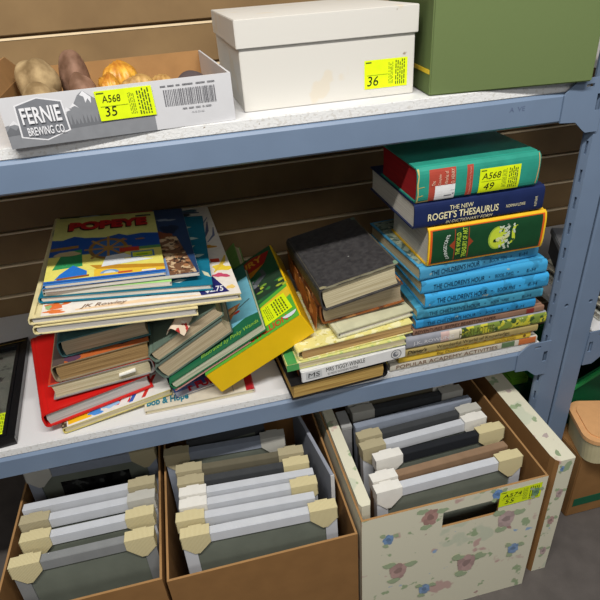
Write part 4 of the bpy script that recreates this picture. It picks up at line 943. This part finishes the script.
# floral carton
frame('olive frame with pale scalloped cap, rearmost in the floral carton', (0.262, 0.108), (0.516, 0.108), -0.142, oliveg, greyc, whitec)
frame('dark frame with grey caps, second from the back of the floral carton', (0.262, 0.072), (0.522, 0.074), -0.140, darkm, greyc, greyc)
frame('blue-grey frame third from the back of the floral carton', (0.256, 0.032), (0.530, 0.044), -0.142, bluem, None, None)
frame('dark frame with buff left cap and grey right cap, middle of the floral carton', (0.252, -0.004), (0.530, 0.008), -0.140, darkm, buff, greyc)
frame('pale grey frame with white right cap, middle of the floral carton', (0.249, -0.034), (0.528, -0.020), -0.140, silver, buff, whitec)
frame('black frame with a big white left cap, tilted in the floral carton', (0.264, -0.072), (0.544, -0.062), -0.136, blackm, whitec, beige, cw=0.056)
frame('brown wooden frame with white left cap, second from the front of the floral carton', (0.242, -0.116), (0.530, -0.104), -0.140, brownm, whitec, None)
frame('silver frame with white left and beige right cap, foremost in the floral carton', (0.240, -0.142), (0.540, -0.136), -0.140, silver, whitec, beige)
gbx = thing('slim_box', 'slim grey box end standing at the left wall of the floral carton', 'box', T(0.228, 0.040, FL + 0.006) @ Rz(0))
bm = new(); box(bm, 0, 0.022, 0, 0.05, 0, 0.343, 0.001); obj('box_body', bm, mat('grey_card', (150, 150, 150), 0.6, 0.3), gbx)
bm = new(); box(bm, -0.0006, 0.0226, -0.0006, 0.0506, 0.3435, 0.353, 0.001); obj('box_top', bm, mat('grey_card_top', (166, 166, 164), 0.6, 0.3), gbx)

# ---- right of the uprights
cb = thing('cardboard_box', 'brown cardboard box with a green stripe standing on the floor at the right edge', 'cardboard box', T(0.764, -0.060, FL))
bm = new(); box(bm, 0, 0.36, 0, 0.108, 0, 0.205, 0.002); obj('box_body', bm, kr_dark, cb)
bm = new(); box(bm, 0.012, 0.345, -0.001, -0.0002, 0.034, 0.060); obj('stripe', bm, ink((20, 96, 66)), cb)
tub = thing('storage_tub', 'cream plastic tub with a tan lid standing on the cardboard box at the right', 'tub', T(0.750, -0.077, FL + 0.2065) @ Rz(-16))
def rbox(bm, w, d, h, r, taper=0.0, z=0.0):
    P = []
    for cx, cy, a0 in ((w - r, r, -90), (w - r, d - r, 0), (r, d - r, 90), (r, r, 180)):
        for i in range(7): a = radians(a0 + 15 * i); P.append((cx + r * cos(a), cy + r * sin(a)))
    prism(bm, P, lambda a, c, e: ((a - w / 2) * (1 if e else 1 - taper) + w / 2, (c - d / 2) * (1 if e else 1 - taper) + d / 2, z + (h if e else 0)))
bm = new(); rbox(bm, 0.27, 0.128, 0.062, 0.03, 0.05); obj('tub_body', bm, mat('cream_plastic', (206, 196, 156), 0.4, 0.4), tub)
bm = new(); rbox(bm, 0.276, 0.134, 0.010, 0.032, 0.0, 0.0622)
for v in bm.verts: v.co.x -= 0.003; v.co.y -= 0.003
o = obj('lid', bm, mat('tan_plastic', (226, 172, 118), 0.4, 0.4), tub)
bm = new(); rbox(bm, 0.25, 0.108, 0.003, 0.026, 0.0, 0.0723)
for v in bm.verts: v.co.x += 0.010; v.co.y += 0.010
obj('lid_rim', bm, mat('tan_plastic', (226, 172, 118)), tub)
grn = mat('green_plastic', (24, 112, 66), 0.35, 0.4); grl = mat('bright_green_rim', (52, 176, 96), 0.35, 0.4); grd = mat('deep_green_plastic', (18, 72, 46), 0.4, 0.4)
def bin_(label, M, w, d, h, m, rim):
    r = thing('storage_bin', label, 'bin', M, 'green plastic bins'); bm = new(); t = 0.004
    box(bm, 0, w, 0, t, 0, h); box(bm, 0, w, d - t, d, 0, h); box(bm, 0, t, t, d - t, 0, h); box(bm, w - t, w, t, d - t, 0, h); box(bm, t, w - t, t, d - t, 0, t)
    obj('bin_body', bm, m, r)
    bm = new(); box(bm, -0.008, w + 0.008, -0.008, 0.0, h - 0.014, h, 0.002); box(bm, -0.008, w + 0.008, d, d + 0.008, h - 0.014, h, 0.002); box(bm, -0.008, 0.0, 0.0, d, h - 0.014, h, 0.002); box(bm, w, w + 0.008, 0, d, h - 0.014, h, 0.002)
    obj('bin_rim', bm, rim, r)
bin_('green plastic bin with a bright green rim behind the tan-lidded tub', T(0.779, 0.059, FL) @ Rz(19), 0.40, 0.20, 0.305, grn, grl)
lb = thing('storage_bin', 'lime lidded dark green bin in the gap behind the floral carton', 'bin', T(0.652, 0.085, FL), 'green plastic bins')
bm = new(); box(bm, 0, 0.042, 0, 0.30, 0, 0.33, 0.004); obj('bin_body', bm, grd, lb)
bm = new(); box(bm, -0.004, 0.046, -0.004, 0.304, 0.3305, 0.352, 0.004); obj('lid', bm, mat('lime_plastic', (96, 150, 40), 0.4, 0.4), lb)
# neighbouring shelf contents
for i, (x, z, w_, h_, c, lab) in enumerate(((0.80, 0.0172, 0.24, 0.016, (206, 206, 196), 'pale cream book lying lowest on the neighbouring shelf'), (0.806, 0.0342, 0.22, 0.014, (92, 96, 92), 'dark grey book lying on the pale one on the neighbouring shelf'), (0.80, 0.0492, 0.23, 0.018, (214, 210, 190), 'off-white book on top of the small pile on the neighbouring shelf'))):
    Book('book', lab, T(x, 0.03, z), w_, 0.2, h_, cloth('neighbour_cover_%d' % i, c), P_WHITE, spine='front', bulge=0.0015, group='books on the neighbouring shelf')
# dark box lying askew on the neighbouring pile, seen past the upright
gt = thing('flat_box', 'dark flat box with a light grey lid lying askew on the neighbouring shelf pile', 'box', T(0.742, 0.075, 0.0685) @ Rz(-24))
bm = new(); box(bm, 0, 0.25, 0, 0.2, 0, 0.050, 0.002); obj('box_body', bm, mat('dark_grey_card', (60, 60, 64), 0.5, 0.3), gt)
bm = new(); box(bm, -0.003, 0.253, -0.003, 0.203, 0.0505, 0.066, 0.002); obj('lid', bm, mat('light_grey_card', (150, 152, 156), 0.5, 0.3), gt)

# ================================================================== LIGHT, CAMERA
def area(name, loc, target, sx, sy, power, rgb=(1, 0.97, 0.93)):
    l = bpy.data.lights.new(name, 'AREA'); l.shape = 'RECTANGLE'; l.size = sx; l.size_y = sy; l.energy = power; l.color = rgb
    o = bpy.data.objects.new(name, l); COL.objects.link(o); o.location = loc
    d = Vector(target) - Vector(loc); o.rotation_euler = d.to_track_quat('-Z', 'Y').to_euler(); return o
area('ceiling_light', (0.0, -0.93, 1.86), (0.0, 0.05, 0.2), 1.6, 0.07, 45)
area('front_fill_light', (0.2, -2.6, 2.0), (0, 0.2, 0.2), 1.6, 0.5, 17)  # weak frontal fill added to brighten the upright faces, not an actual fixture
w = bpy.data.worlds.new('store'); SC.world = w; w.use_nodes = True
bg = w.node_tree.nodes['Background']; bg.inputs['Color'].default_value = (0.88, 0.92, 1.0, 1); bg.inputs['Strength'].default_value = 0.13

cam = bpy.data.cameras.new('camera'); co = bpy.data.objects.new('camera', cam); COL.objects.link(co)
p_, y_, r_ = 0.54468335, 0.1902717, -0.0747746449
f = Vector((cos(p_) * sin(y_), cos(p_) * cos(y_), -sin(p_))); rt = Vector((cos(y_), -sin(y_), 0)); up = rt.cross(f)
R_ = cos(r_) * rt + sin(r_) * up; U_ = cos(r_) * up - sin(r_) * rt
Mc = Matrix((R_, U_, -f)).transposed().to_4x4(); Mc.translation = Vector((0, -0.77984812, 0.69863637))
co.matrix_world = Mc
cam.sensor_fit = 'HORIZONTAL'; cam.sensor_width = 36; cam.lens = 544.93 / 600 * 36; cam.clip_start = 0.01
SC.camera = co
SC.view_settings.view_transform = 'Standard'; SC.view_settings.look = 'None'; SC.view_settings.gamma = 1; SC.view_settings.exposure = 0.0
SC.view_settings.use_curve_mapping = False
